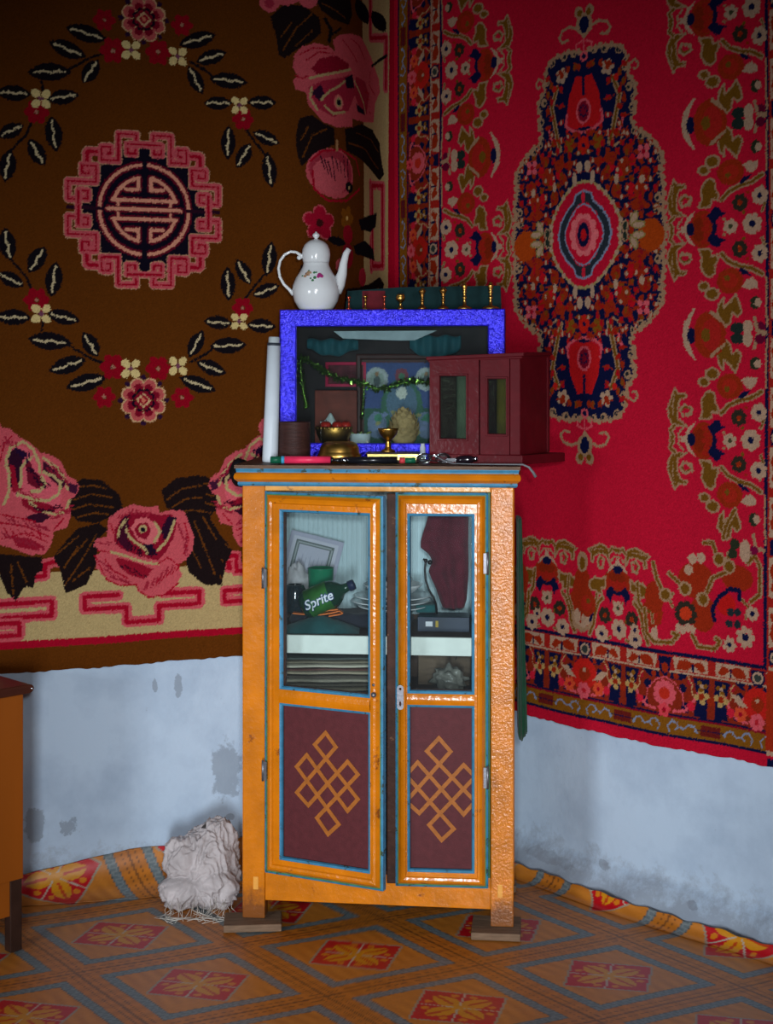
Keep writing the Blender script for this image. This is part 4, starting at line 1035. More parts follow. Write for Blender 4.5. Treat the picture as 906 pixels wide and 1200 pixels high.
dl = door('left', .352, 1.032, .057, .041, (.511, .979), (.052, .458), (hl.x, hl.y + .02, .153), -19.0, (.187, .262, .000867), 'left door standing ajar')
hr = Minv @ Vector((.0245, 3.898, 0))
dr = door('right', .248, 1.056, .040, .044, (.527, .993), (.050, .481), (hr.x, -.004, .130), 0.6, (.121, .262, .00088), 'right door')
obj('closing_strip', MB().box(-.024, .003, -.012, .0, .004, 1.052), darkedge, dr, bevel=.002, label='bare dark closing strip')
# ironmongery
obj('knob', MB().lathe([(.0001, 0), (.006, .001), (.0075, .006), (.005, .011), (.0001, .012)], 14, TR(.333, -.030, .515) @ RX(90)), steel, dl)
obj('nail', MB().lathe([(.0001, 0), (.004, .001), (.004, .003), (.0001, .004)], 10, TR(.331, -.030, .54) @ RX(90)), steel, dl)
lp = MB(); pl = [(.009*math.cos(a), .024 + .009*math.sin(a)) for a in np.linspace(0, PI, 8)] + [(.009*math.cos(a), -.024 + .009*math.sin(a)) for a in np.linspace(PI, 2*PI, 8)]
lp.prism([(x + .014, z + .510) for x, z in pl], -.036, -.0335, 'y', 0)
lp.prism([(.014 + .003*math.cos(a), .493 + .007*math.sin(a)) for a in np.linspace(0, 2*PI, 12)[:-1]], -.0366, -.0358, 'y', 1)
lp.lathe([(.0001, 0), (.0035, .0005), (.002, .002), (.0001, .0025)], 10, TR(.014, -.036, .533) @ RX(90), 1)
obj('lock_plate', lp, [steel, darkedge], dr, label='steel keyhole plate')
def hinge(par, x, z):
    h_ = MB(); h_.tube([(x, -.033, z - .028), (x, -.033, z + .028)], .0035, 10); h_.box(x - .001, x + .012, -.0345, -.033, z - .025, z + .025)
    obj('hinge', h_, steel, par)
hinge(dl, .002, .80); hinge(dl, .002, .28)
def hinge2(z): 
    h_ = MB(); h_.tube([(.247, -.033, z - .03), (.247, -.033, z + .03)], .0035, 10); h_.box(.236, .247, -.0345, -.033, z - .027, z + .027)
    obj('hinge', h_, steel, dr)
hinge2(.87); hinge2(.30)

# blocks under the feet
blk = mat('raw_grey_plank', (120, 96, 76), .8, 0, .25, 20, .5, 60, .002, stretch=(1, 6, 6))
def block(px0, px1, pyb, Y, z, rz, lab, dpt=.13):
    x0, x1 = (px0 - CX)*Y/F, (px1 - CX)*Y/F
    o = obj('wooden_block', MB().box(-(x1-x0)/2, (x1-x0)/2, 0, dpt, .0005, z), [blk], None, ((x0+x1)/2, Y, 0), (0, 0, math.radians(rz)), bevel=.003)
    return tag(o, lab, 'wooden block', 'blocks under the cupboard feet')
block(262, 330, 1092, 3.905, .0205, 4, 'pale plank offcut under the left front foot of the orange cupboard', .10)
block(552, 610, 1100, 3.845, .0205, -6, 'grey plank offcut under the right front foot of the orange cupboard')
for x_, n_ in ((.02, 'left'), (CW - .065, 'right')):
    p_ = (Matrix.Translation(cab.location) @ Matrix.Rotation(ang, 4, 'Z')) @ Vector((x_, CD - .05, 0))
    o = obj('wooden_block', MB().box(0, .07, 0, .06, .0005, .0205), [blk], None, p_, (0, 0, ang), bevel=.003)
    tag(o, 'plank offcut under the %s back foot of the orange cupboard' % n_, 'wooden block', 'blocks under the cupboard feet')
# ------------------------------------------------------------------ things inside the cupboard
def cloth_mat(n, c, r=.9, b=.4): return mat(n, c, r, 0, .18, 40, b, 260, .002, sheen=.1, spec=.2)
teal = cloth_mat('teal_cloth', (30, 82, 84)); dark = cloth_mat('charcoal_cloth', (34, 36, 46)); wine = cloth_mat('wine_cloth', (92, 30, 44))
lilac = cloth_mat('grey_white_cloth', (176, 174, 178)); porcelain = mat('white_porcelain', (222, 226, 228), .18, 0, .03, 20, coat=.5)
brass = mat('polished_brass', (216, 168, 84), .32, 1, .15, 60, .2, 90, .001); dullbrass = mat('tarnished_brass', (180, 130, 64), .38, 1, .25, 50, .3, 90, .001)
greenpl = mat('green_plastic', (16, 120, 84), .35, 0, .1, 30); ribbon = mat('orange_strap', (216, 112, 44), .6, 0, .12, 60, .4, 300, .001)
def noisy(p, a, f, k=0):
    return a * (math.sin(p[0]*f + k) * math.cos(p[1]*f*1.3 + 2*k) + .6*math.sin(p[2]*f*1.7 + 3*k + p[0]*f*.7) + .4*math.sin(p[0]*f*2.9 + p[2]*f*2.3 + k))
def lump(name, c, r, m, amp, fr, seed, lab, cat, flatten=None, n=40, parent=None, group=None):
    """crumpled soft body resting on its base"""
    b = MB(); c = Vector(c); rx, ry, rz = r
    def fn(u, v):
        a, t = 2*PI*u, PI*v
        d_ = Vector((math.sin(t)*math.cos(a), math.sin(t)*math.sin(a), -math.cos(t)))
        q = d_ * 1.0; k = 1 + noisy(q, amp, fr, seed) + abs(noisy(q, amp*1.4, fr*.6, seed*2 + 1)) - amp
        p = Vector((d_.x*rx*k, d_.y*ry*k, d_.z*rz*k)) 
        if flatten is not None: p.z = max(p.z, -rz*flatten)
        return p + c
    b.grid(fn, n, n//2)
    o = obj(name, b, m, parent)
    if parent is None:
        tag(o, lab, cat, group); origin(o, (c.x, c.y, c.z - rz*(flatten if flatten is not None else 1)))
    return o
SH = .7855
# dark folded cloth that carries crockery and bottle
def slab(name, px0, px1, Y0, Y1, z0, z1, m, lab, cat, amp=.004, group=None):
    x0, x1 = (px0-CX)*Y0/F, (px1-CX)*Y0/F; b = MB(); nu, nv = 30, 16
    def fn(u, v):   # closed cushion section swept along x
        a = 2*PI*v; cy, cz_ = math.cos(a), math.sin(a)
        sy = math.copysign(abs(cy)**.35, cy); sz = math.copysign(abs(cz_)**.5, cz_)
        e_ = (1 - abs(2*u - 1)**14)**.5 if abs(2*u-1) < 1 else 0
        x = x0 + (x1-x0)*u; y = (Y0+Y1)/2 + (Y1-Y0)/2*sy*(.2 + .8*e_); z = (z0+z1)/2 + (z1-z0)/2*sz*e_
        if z > z0 + .005: z += amp*math.sin(x*70 + y*30) * e_ ; y += amp*math.sin(z*500)*.4
        return (x, y, z)
    b.grid(fn, nu, nv*2); o = obj(name, b, m); tag(o, lab, cat, group); origin(o, ((x0+x1)/2, (Y0+Y1)/2, z0)); return o
slab('folded_cloth', 337, 486, 4.09, 4.22, SH, .828, dark, 'dark charcoal folded cloth on the upper shelf under the plates', 'cloth', .002)
bx = MB().box(-.072, .072, -.045, .045, 0, .040).box(-.050, -.030, -.0465, -.045, .014, .028, 1).box(-.022, -.014, -.0465, -.045, .012, .030, 2)
o = obj('box', bx, [mat('navy_card', (34, 46, 66), .35, 0, .2, 30), mat('white_print', (220, 224, 230), .5), mat('gold_print', (190, 160, 60), .5)], None, ((519-CX)*4.07/F + .005, 4.09, SH), (0, 0, ang), bevel=.002)
tag(o, 'low navy box with a small white mark behind the right glass', 'box')
o = slab('folded_cloth', 487, 512, 4.10, 4.17, .8265, .852, teal, 'small teal folded cloth on the navy box', 'cloth', .001)
# teal cloth with a peak, in front
tc_ = MB(); a0, a1, pk = (334-CX)*4.03/F, (421-CX)*4.03/F, (374-CX)*4.06/F
nx2 = 26
def tfn(u, v):
    x = a0 + (a1 - a0)*u; h = .040 * max(0, 1 - abs(x - pk)/((a1 - a0)*.55))**.9 + .004
    y = 4.012 + .07*v; t_ = math.sin(PI*min(1, v*1.15)/2)
    return (x, y, SH + h*t_ + .001*math.sin(x*300 + y*100))
tc_.grid(tfn, nx2, 12); tc_.add([(a0, 4.012, SH), (a1, 4.012, SH), (a1, 4.08, SH), (a0, 4.08, SH)], [(0,3,2,1)])
vv = [tfn(i/nx2, 1) for i in range(nx2+1)]; tc_.add(vv + [(p[0], p[1], SH) for p in vv], [(i, i+1, nx2+2+i, nx2+1+i) for i in range(nx2)], 0, True)
o = tag(obj('folded_cloth', tc_, teal), 'teal cloth folded to a low peak at the shelf front', 'cloth'); origin(o, (pk, 4.03, SH))
# plates and bowls
PY0 = 4.14; px_c = (459-CX)*PY0/F
def plate(z, r, k):
    b = MB().lathe([(.0001, 0), (r*.45, 0), (r*.47, .003), (r*.72, .0065), (r*.98, .0125), (r, .0145), (r*.985, .0155), (r*.7, .0095), (r*.45, .005), (.0001, .005)], 40, None, 0)
    o = obj('plate', b, porcelain, None, (px_c + .003*k, PY0 - .002*k, z)); return o
for i, (z, r, lab) in enumerate(((.8305, .100, 'white plate at the bottom of the plate stack in the cupboard'), (.8455, .114, 'wide white plate in the middle of the plate stack in the cupboard'), (.8605, .112, 'white plate on top of the plate stack, under the bowls'))):
    tag(plate(z, r, (-1)**i), lab, 'plate', 'plates stacked in the cupboard')
def bowl(z, r, h, x, lab):
    b = MB().lathe([(.0001, 0), (r*.42, 0), (r*.45, .004), (r*.7, h*.4), (r*.92, h*.8), (r, h), (r*.97, h*1.0), (r*.86, h*.75), (r*.6, h*.36), (.0001, .008)], 36, None, 0)
    return tag(obj('bowl', b, porcelain, None, (x, PY0, z)), lab, 'bowl', 'bowls on the plate stack')
bowl(.8665, .085, .040, px_c + .004, 'white bowl resting on the plate stack'); bowl(.8790, .066, .042, px_c - .004, 'smaller white bowl nested on top of the stack')
# green cup, jar, bottle
def cup(name, px, Y, z, r, h, m, lab, cat, taper=.85):
    b = MB().lathe([(.0001, 0), (r*taper, 0), (r*(taper+.05), .004), (r, h - .003), (r*1.03, h), (r*.96, h), (r*taper*.93, .006), (.0001, .006)], 32)
    return tag(obj(name, b, m, None, ((px-CX)*Y/F, Y, z)), lab, cat)
cup('cup', 376, 4.160, .829, .037, .120, greenpl, 'green plastic cup behind the tilted bottle', 'cup')
bag = lump('cloth_bag', ((349-CX)*4.19/F, 4.185, .895), (.033, .028, .066), lilac, .10, 5, 3, 'crumpled grey white cloth bundle left of the green cup', 'cloth', flatten=1)
bag.location.z = .829 
bt = thing('bottle', 'dark green soft drink bottle with a white lettered label lying tilted on the orange strap', 'bottle', W(377, 701, 4.07), (0, 0, 0))
Mb = RY(90 - 24) @ RZ(0)
Mb = RZ(-6) @ RY(66)
bottle_g = mat('dark_green_bottle', (14, 54, 38), .12, 0, .1, 20, coat=.6); label_g = mat('bottle_label_green', (44, 98, 40), .35, 0, .5, 18)
label_b = mat('bottle_label_blue', (30, 44, 110), .35, 0, .1, 30); white = mat('white_lettering', (226, 230, 236), .5, 0, .02)
R0 = .040
obj('body', MB().lathe([(.0001, -.058), (.028, -.060), (.036, -.054), (R0, -.044), (R0, .030), (.037, .042), (.026, .056), (.015, .066), (.0125, .078), (.0125, .084)], 36, Mb), bottle_g, bt)
obj('cap', MB().lathe([(.0001, .102), (.014, .101), (.015, .098), (.015, .084), (.0001, .084)], 20, Mb), mat('navy_cap', (30, 40, 70), .4), bt)
obj('label', MB().lathe([(R0 + .0006, -.040), (R0 + .0008, -.039), (R0 + .0008, .027), (R0 + .0006, .028)], 48, Mb, cap=False), label_g, bt)
def bent_text(txt, size, m, off, ex, par, name):
    cu = bpy.data.curves.new('t', 'FONT'); cu.body = txt; cu.size = size; cu.offset = ex; cu.extrude = .0002; cu.shear = .25; cu.align_x = 'CENTER'; cu.align_y = 'CENTER'
    to = bpy.data.objects.new('t', cu); COL.objects.link(to)
    dg = bpy.context.evaluated_depsgraph_get(); me = bpy.data.meshes.new_from_object(to.evaluated_get(dg))
    bpy.data.objects.remove(to); bpy.data.curves.remove(cu)
    for v in me.vertices:
        x, y, z = v.co; th_ = y / R0; r = R0 + off + z
        # around the bottle: axis runs with x; front faces the room (-Y)
        v.co = Mb @ Vector((-math.sin(th_) * r * 1.0, -math.cos(th_) * r, x - .004))
    me.materials.append(m); o_ = bpy.data.objects.new(name, me); COL.objects.link(o_); o_.parent = par; return o_
bent_text('Sprite', .036, label_b, .0010, .0022, bt, 'lettering_outline'); bent_text('Sprite', .036, white, .0016, .0004, bt, 'lettering')  # printed blue outline under the white letters
jar = MB().lathe([(.0001, 0), (.026, 0), (.030, .004), (.031, .06), (.026, .070), (.024, .076), (.021, .076), (.023, .068), (.028, .058), (.027, .006), (.0001, .006)], 28)
jar.tube([(.029, 0, .055), (.046, 0, .050), (.046, 0, .022), (.029, 0, .016)], .0035, 8)
o = tag(obj('mug', jar, mat('dark_glassware', (26, 38, 44), .06, 0, .1, 20, coat=1), None, ((346-CX)*4.13/F, 4.13, .829)), 'dark glass mug left of the bottle behind the left glass', 'mug')
st_ = MB()
def strap(pts, w):
    n = len(pts); vs = []
    for x, y, z in pts: vs += [(x, y - w/2, z), (x, y + w/2, z), (x, y + w/2, z + .003), (x, y - w/2, z + .003)]
    fs = []
    for i in range(n-1):
        for k in range(4): fs.append((4*i+k, 4*i+(k+1)%4, 4*i+4+(k+1)%4, 4*i+4+k))
    fs += [(0,1,2,3), tuple(range(4*n-4, 4*n))[::-1]]; st_.add(vs, fs)
def xs_(px, Y): return (px-CX)*Y/F
strap([(xs_(343, 4.06), 4.075, .832), (xs_(360, 4.06), 4.072, .829), (xs_(375, 4.06), 4.07, .829), (xs_(388, 4.06), 4.066, .834), (xs_(398, 4.06), 4.066, .840), (xs_(402, 4.06), 4.07, .833), (xs_(398, 4.06), 4.075, .829), (xs_(385, 4.06), 4.08, .823)], .026)
strap([(xs_(370, 4.05), 4.065, .832), (xs_(384, 4.05), 4.062, .8415), (xs_(396, 4.05), 4.062, .8445)], .02)
o = tag(obj('strap', st_, ribbon), 'orange folded strap between the bottle and the teal cloth', 'strap'); origin(o, (xs_(372, 4.06), 4.07, .829))
# certificate
cvC = Canvas(0, .16, 0, .21, .0015, (168, 170, 190))
for q_, c_ in ((.012, (190, 192, 206)), (.022, (92, 104, 104)), (.034, (176, 178, 194))):
    cvC.rect(q_, .16 - q_, q_, .21 - q_, c_)
for i in range(60):
    t_ = i/60; 
    for xx, zz_ in ((.028, .03 + .15*t_), (.132, .03 + .15*t_), (.03 + .1*t_, .182), (.03 + .1*t_, .028)): cvC.ell((xx, zz_), .0022, .0022, (150, 158, 160))
for i in range(7): cvC.rect(.05 + .012*i, .0515 + .012*i, .07 + .01*(i % 3), .15 - .008*(i % 2), (140, 144, 160))
zc_, xc_ = np.meshgrid(cvC.zs, cvC.xs, indexing='ij')
paper = vmat('printed_paper', .6, .3, .1, 60, .001)
ce = grid_mesh('certificate', np.stack([xc_ - .08, 0*xc_, zc_], -1), cvC.img, paper, np.stack([0*xc_, 0*xc_ + .0015, 0*xc_], -1))
ce.location = (xs_(352, 4.26) , 4.215, .829); ce.rotation_euler = (math.radians(-12), math.radians(13), math.radians(-8))
tag(ce, 'white certificate with a grey ornamental border leaning at the cupboard back', 'certificate')
# wine red garment hanging behind the right glass
Yg_ = 4.09; outl = [(1.185, 510, 549), (1.13, 505, 549), (1.08, 499, 549), (1.035, 493, 549), (1.015, 493, 549), (.995, 503, 549), (.975, 507, 549), (.95, 502, 549), (.925, 506, 549), (.90, 511, 548), (.87, 515, 547), (.845, 519, 544)]
zz0 = [a[0] for a in outl][::-1]; lf = [a[1] for a in outl][::-1]; rt = [a[2] for a in outl][::-1]
def gfn(u, v):
    z = zz0[0] + (zz0[-1] - zz0[0])*v; l_, r_ = np.interp(z, zz0, lf), np.interp(z, zz0, rt)
    a = 2*PI*u; ux = .5 - .5*math.cos(a); y = Yg_ + .018*math.sin(a)*(abs(math.sin(a))**.3) * (1 + .3*math.sin(ux*16))
    y += .004*math.sin(z*60 + ux*9)
    px = l_ + (r_ - l_)*ux; return (xs_(px, Yg_), y, z)
gm = MB().grid(gfn, 60, 40)
gm.add([gfn(i/60, 1) for i in range(60)], [tuple(range(60))]); gm.add([gfn(i/60, 0) for i in range(60)], [tuple(range(60))[::-1]])
o = tag(obj('garment', gm, wine), 'wine red garment hanging inside behind the right glass', 'garment'); origin(o, (xs_(525, Yg_), Yg_, zz0[-1]))
lw = MB().tube([W(496, 655, 4.08), W(499, 657, 4.08), W(498, 668, 4.075), W(499, 680, 4.07), W(503, 692, 4.07), W(508, 700, 4.07), W(511, 708, 4.07), W(512, 719, 4.09)], .0032, 8).ball(W(504, 659, 4.07), .007, 10)
lw.ball(W(499, 657, 4.08), .006, 10)
o = tag(obj('ladle', lw, mat('dark_iron', (44, 42, 44), .4, .6, .2, 40)), 'thin dark curved handle with a knobbed end beside the wine red garment', 'ladle'); origin(o, W(512, 719, 4.09))
# lower shelf with paper stack
obj('shelf', MB().box(.0255, CW - .0255, .05, CD - .026, .605, .617, 0), [darkin], cab, bevel=.001)
rnd = random.Random(5); zz1 = .618
cols = [(150, 142, 122), (118, 112, 100), (178, 172, 154), (92, 84, 76), (160, 150, 128), (108, 72, 66), (186, 182, 164), (124, 116, 98), (84, 92, 88)]
for i in range(9):
    hgt = [.014, .010, .013, .009, .012, .006, .012, .010, .009][i]; b = MB(); wv = .0018
    x0, x1 = xs_(322 + rnd.uniform(-2, 2), 4.06), xs_(446 + rnd.uniform(-5, 3), 4.06); sl = .006*math.sin(i*1.3)
    def pf(u, v):
        a = 2*PI*v; cy, cz_ = math.cos(a), math.sin(a); sy = math.copysign(abs(cy)**.5, cy); sz = math.copysign(abs(cz_)**.7, cz_)
        x = x0 + (x1-x0)*u; return (x, 4.12 + (.085 + .004*math.sin(x*40 + i))*sy, zz1 + hgt/2 + hgt*.48*sz)
    b.grid(pf, 16, 20); b.add([pf(0, j/20) for j in range(20)], [tuple(range(20))]); b.add([pf(1, j/20) for j in range(20)], [tuple(range(20))[::-1]])
    o = obj('folded_newspaper', b, mat('newsprint_%s' % 'abcdefghi'[i], cols[i], .8, 0, .25, 60, stretch=(1, 1, 30)))
    words = ['pale folded newspaper at the very bottom of the stack behind the left glass', 'grey folded newspaper second from the bottom of the stack', 'cream folded newspaper third from the bottom of the stack', 'dark thin folded newspaper fourth from the bottom of the stack',
             'tan folded newspaper in the middle of the stack', 'thin reddish folded newspaper fourth from the top of the stack', 'cream folded newspaper third from the top of the stack', 'olive grey folded newspaper second from the top of the stack', 'dark green grey folded newspaper on top of the stack under the shelf'][i]
    tag(o, words, 'newspaper', 'folded newspapers on the lower shelf'); origin(o, ((x0+x1)/2, 4.12, zz1)); zz1 += hgt + .0003
o = obj('board', MB().box(-.075, .075, -.006, .006, 0, .105), [mat('brown_board', (92, 76, 60), .7, 0, .3, 15, stretch=(1, 1, 6))], None, (xs_(519, 4.14) + .005, 4.14, .6175), (math.radians(-5), 0, ang), bevel=.001)
tag(o, 'brown board standing on the lower shelf behind the right glass', 'board')
lump('plastic_bag', (xs_(527, 4.05), 4.06, .650), (.046, .03, .034), mat('clear_crumpled_plastic', (120, 120, 112), .25, 0, .3, 20, .5, 50, .003), .14, 7, 5, 'crumpled grey plastic bag on the lower shelf in front of the board', 'plastic bag', flatten=.95)
wr = MB().tube([W(548, 751, 3.965), W(541, 757, 3.962), W(537, 765, 3.962), W(534, 773, 3.965)], .0011, 6).tube([W(539, 761, 3.962), W(539, 770, 3.963)], .0009, 6)
o = tag(obj('wire', wr, mat('black_wire', (20, 20, 22), .5)), 'thin black wire hooked over the shelf edge behind the right glass', 'wire'); origin(o, W(541, 757, 3.962))

# ------------------------------------------------------------------ on top of the cupboard
TZ = 1.2590
foil = mat('blue_foil', (40, 28, 226), .30, .45, .22, 60, 1.0, 110, .006, spec=.8)
case_m = mat('dark_case_wood', (40, 26, 26), .6, 0, .2, 20)
AW, AD, AH = .643, .146, .429
alt = thing('display_case', 'glass fronted shrine case edged with bright blue foil on the cupboard', 'display case', (-.306, 4.152, TZ), (0, 0, ang))
AM = Matrix.Translation(alt.location) @ Matrix.Rotation(ang, 4, 'Z')
cs_ = MB().box(0, AW, .012, AD, 0, .012).box(0, AW, .012, AD, AH - .014, AH).box(0, .012, .012, AD, .012, AH - .014).box(AW - .012, AW, .012, AD, .012, AH - .014).box(.012, AW - .012, AD - .008, AD, .012, AH - .014)
obj('case', cs_, case_m, alt)
fm = MB(); fm.ring(0, 0, AW, AH, [(0, .0125, 0), (0, .003, 0), (.003, 0, 0), (.045, 0, 0), (.048, .003, 0), (.048, .0125, 0)])
obj('frame', fm, foil, alt, label='frame wrapped in bright blue foil')
obj('pane', MB().box(.046, AW - .046, .006, .0085, .046, AH - .046), glass('case_glass', (232, 240, 240), alpha=.99), alt, label='glass pane')
# painted hanging (plain generic stand-in)
cvT = Canvas(0, .235, 0, .262, .002, (46, 66, 60))
cvT.rect(0, .235, 0, .262, (84, 46, 40)); cvT.rect(.008, .227, .008, .254, (60, 76, 128))
cvT.rect(.008, .227, .008, .12, (44, 84, 66)); cvT.ell((.118, .12), .062, .085, (60, 104, 82)); cvT.ell((.118, .135), .045, .06, (88, 110, 132)); cvT.ell((.118, .165), .016, .018, (214, 210, 196))
cvT.ell((.118, .215), .02, .022, (130, 56, 70)); cvT.ell((.118, .212), .009, .011, (70, 120, 90))
for sx in (.045, .190):
    cvT.ell((sx, .205), .033, .034, (176, 178, 176)); cvT.ell((sx, .203), .02, .024, (150, 160, 150)); cvT.ell((sx, .200), .011, .017, (84, 92, 92)); cvT.ell((sx, .220), .006, .007, (150, 110, 80))
    cvT.ell((sx, .07), .028, .04, (110, 122, 150)); cvT.ell((sx + .004, .09), .012, .014, (70, 130, 104))
for i in range(16): cvT.ell((.118 + .07*math.cos(i*.39), .075 + .035*math.sin(i*.39)), .008, .006, [(120, 130, 168), (60, 120, 90), (150, 140, 90)][i % 3])
cvT.rag(.7, .12)
zt_, xt_ = np.meshgrid(cvT.zs, cvT.xs, indexing='ij')
th_ = thing('painted_hanging', 'blue and green painted picture standing at the right inside the shrine case', 'picture', AM @ Vector((.285, AD - .018, .0135)), (0, 0, ang))
g_ = grid_mesh('picture_sheet', np.stack([xt_ - .1175, 0*xt_, zt_], -1), cvT.img, paper, np.stack([0*xt_, 0*xt_ + .002, 0*xt_], -1)); g_.parent = th_; g_.location = (.0665 - .012, 0, .012)
fm = MB(); fm.ring(-.079, 0, .188, .290, [(0, .006, 0), (0, -.006, 0), (.004, -.008, 0), (.012, -.007, 0), (.016, -.003, 0), (.016, .006, 0)])
obj('picture_frame', fm, mat('brown_frame', (70, 38, 34), .5), th_)
# small red framed picture
th2 = thing('framed_picture', 'small red framed picture hung inside the shrine case on the left', 'picture', AM @ Vector((.175, AD - .0205, .208)), (0, 0, ang))
fm = MB(); fm.ring(-.060, 0, .060, .072, [(0, .010, 0), (0, 0, 0), (.008, -.001, 0), (.009, .004, 0)])
obj('picture_frame', fm, mat('crimson_frame', (190, 24, 70), .5), th2); obj('picture_sheet', MB().box(-.052, .052, .004, .006, .008, .064), mat('dark_red_picture', (96, 30, 40), .6, 0, .5, 40), th2)
# tan box behind the offering bowl
o = obj('box', MB().box(-.062, .062, -.018, .018, 0, .185), [mat('red_brown_card', (120, 52, 38), .6, 0, .35, 25)], None, AM @ Vector((.150, AD - .036, .0125)), (0, 0, ang), bevel=.002); tag(o, 'red brown box behind the fruit bowl inside the shrine case', 'box')
ob = MB().lathe([(.0001, 0), (.030, 0), (.032, .004), (.022, .010), (.022, .018), (.044, .030), (.054, .044), (.058, .058), (.056, .060), (.052, .056), (.030, .050), (.0001, .050)], 36)
for i in range(24): ob.ball((.056*math.cos(i*PI/12), .056*math.sin(i*PI/12), .057), .0035, 6)
bowl_p = AM @ Vector((.150, .052, .0125)); bowl_p.z += .0
o = tag(obj('offering_bowl', ob, dullbrass, None, bowl_p), 'footed brass bowl with beaded rim holding fruit in the shrine case', 'bowl')
o.scale = (.92, .62, 1.35)
applem = mat('red_fruit', (196, 40, 26), .3, 0, .35, 20)
for i, (dx, dy, nm) in enumerate(((-.024, 0, 'left'), (.010, -.004, 'middle'), (.034, .006, 'right'))):
    ap = thing('apple', 'small red apple, the %s one in the footed brass bowl' % nm, 'apple', bowl_p + Vector((dx, dy, .069)), group='apples in the offering bowl')
    obj('flesh', MB().lathe([(.0001, .003), (.006, 0), (.013, .004), (.0165, .013), (.015, .022), (.008, .027), (.0001, .023)], 18), applem, ap)
    obj('stem', MB().tube([(0, 0, .023), (.001, 0, .029), (.003, 0, .032)], .001, 6), darkedge, ap)
kh = MB(); kp = bowl_p + Vector((0, .014, .098))
def kfn(u, v):
    a = 2*PI*u; x = (-.040 + .085*v); r = .010 + .018*math.exp(-((v - .35)/.16)**2)
    return (kp.x + x, kp.y + .010*math.sin(a)*(1 + .2*math.sin(v*20)), kp.z - .012 + max(-.004, r*math.cos(a)) + .010*math.exp(-((v - .35)/.12)**2) - .010*v)
kh.grid(kfn, 20, 24); o = tag(obj('scarf', kh, mat('white_silk', (206, 210, 206), .5, 0, .1, 40)), 'white folded silk scarf peaked over the fruit in the shrine case', 'scarf'); origin(o, (kp.x, kp.y, kp.z - .012))
cpm = thing('cup', 'small white cup with pale green sprigs inside the shrine case', 'cup', AM @ Vector((.222, .085, .0125)))
obj('bowl', MB().lathe([(.0001, 0), (.020, 0), (.021, .004), (.027, .02), (.0325, .058), (.033, .060), (.030, .060), (.024, .02), (.0001, .008)], 30), porcelain, cpm)
sp = MB()
for i in range(12):
    a = i*.52; sp.tube([(.010*math.cos(a), .010*math.sin(a), .04), (.02*math.cos(a), .02*math.sin(a), .058), (.034*math.cos(a+.2), .034*math.sin(a+.2), .063 + .004*math.sin(i*3))], [.002, .003, .0012], 6)
obj('sprig', sp, mat('pale_green_sprig', (150, 160, 90), .6), cpm)
o = tag(obj('bottle', MB().lathe([(.0001, 0), (.008, 0), (.008, .018), (.005, .022), (.005, .027), (.0001, .027)], 16, TR(0, 0, .008) @ RY(90) @ TR(-.000, 0, -.013)), mat('olive_plastic', (150, 160, 40), .4), None, AM @ Vector((.285, .060, .0125))), 'tiny olive green bottle lying between the cup and the pine cone', 'bottle')
# pine cone
pc = thing('pine_cone', 'large tan pine cone standing inside the shrine case', 'pine cone', AM @ Vector((.352, .062, .0125)))
tan_c = mat('dry_pine_cone', (190, 154, 104), .7, 0, .25, 50)
core = MB().lathe([(.0001, .018), (.02, .022), (.036, .045), (.040, .07), (.034, .10), (.018, .125), (.0001, .132)], 20); obj('core', core, tan_c, pc)
obj('stalk', MB().lathe([(.0001, 0), (.026, 0), (.022, .008), (.010, .012), (.009, .024), (.0001, .024)], 16), tan_c, pc)
scb = MB(); ga = PI*(3 - 5**.5); NS = 84
for i in range(NS):
    t_ = (i + .5)/NS; z = .026 + .104*t_; r = .042*math.sin(PI*(.10 + .86*t_))**.75; a = i*ga
    M_ = TR(r*math.cos(a), r*math.sin(a), z) @ Matrix.Rotation(a, 4, 'Z') @ RY(-38 - 30*t_)
    s_ = .0125*(1 - .35*t_)
    scb.add([M_ @ Vector(v) for v in ((-s_*.8, -s_*.55, 0), (-s_*.8, s_*.55, 0), (s_*.3, s_*.9, .001), (s_*.95, s_*.35, .003), (s_*1.15, 0, .0045), (s_*.95, -s_*.35, .003), (s_*.3, -s_*.9, .001), (0, 0, .0055))],
            [(0,1,7), (1,2,7), (2,3,7), (3,4,7), (4,5,7), (5,6,7), (6,0,7), (0,6,5,4,3,2,1)])
obj('scales', scb, tan_c, pc)
# tinsel garland
tm = mat('green_gold_tinsel', (110, 140, 60), .18, .9, .5, 200)
def tinsel(path_px, Yt, n, lab, seed, spread=.013):
    rg = random.Random(seed); b = MB(); pts = [W(x, y, Yt) for x, y in path_px]
    L_ = [0]
    for i in range(len(pts)-1): L_.append(L_[-1] + (pts[i+1]-pts[i]).length)
    def at(t_):
        d_ = t_*L_[-1]
        for i in range(len(pts)-1):
            if d_ <= L_[i+1]: return pts[i].lerp(pts[i+1], (d_-L_[i])/max(1e-6, L_[i+1]-L_[i]))
        return pts[-1]
    b.tube([at(i/30) for i in range(31)], .0012, 6)
    for i in range(n):
        c_ = at(rg.random()); v = Vector((rg.gauss(0, 1), rg.gauss(0, .5), rg.gauss(0, 1))).normalized()
        w_ = v.cross(Vector((rg.gauss(0, 1), rg.gauss(0, 1), rg.gauss(0, 1)))).normalized() * .0017
        e_ = c_ + v * spread * rg.uniform(.5, 1.1); t2 = v.cross(w_).normalized()*.0002
        b.add([c_ - w_, c_ + w_, e_ + w_, e_ - w_, c_ - w_ + t2, c_ + w_ + t2, e_ + w_ + t2, e_ - w_ + t2], [(0,1,2,3), (7,6,5,4), (0,4,5,1), (2,6,7,3), (1,5,6,2), (0,3,7,4)])
    o = obj('tinsel_garland', b, tm); tag(o, lab, 'garland', 'green tinsel in the shrine case'); origin(o, pts[0]); return o
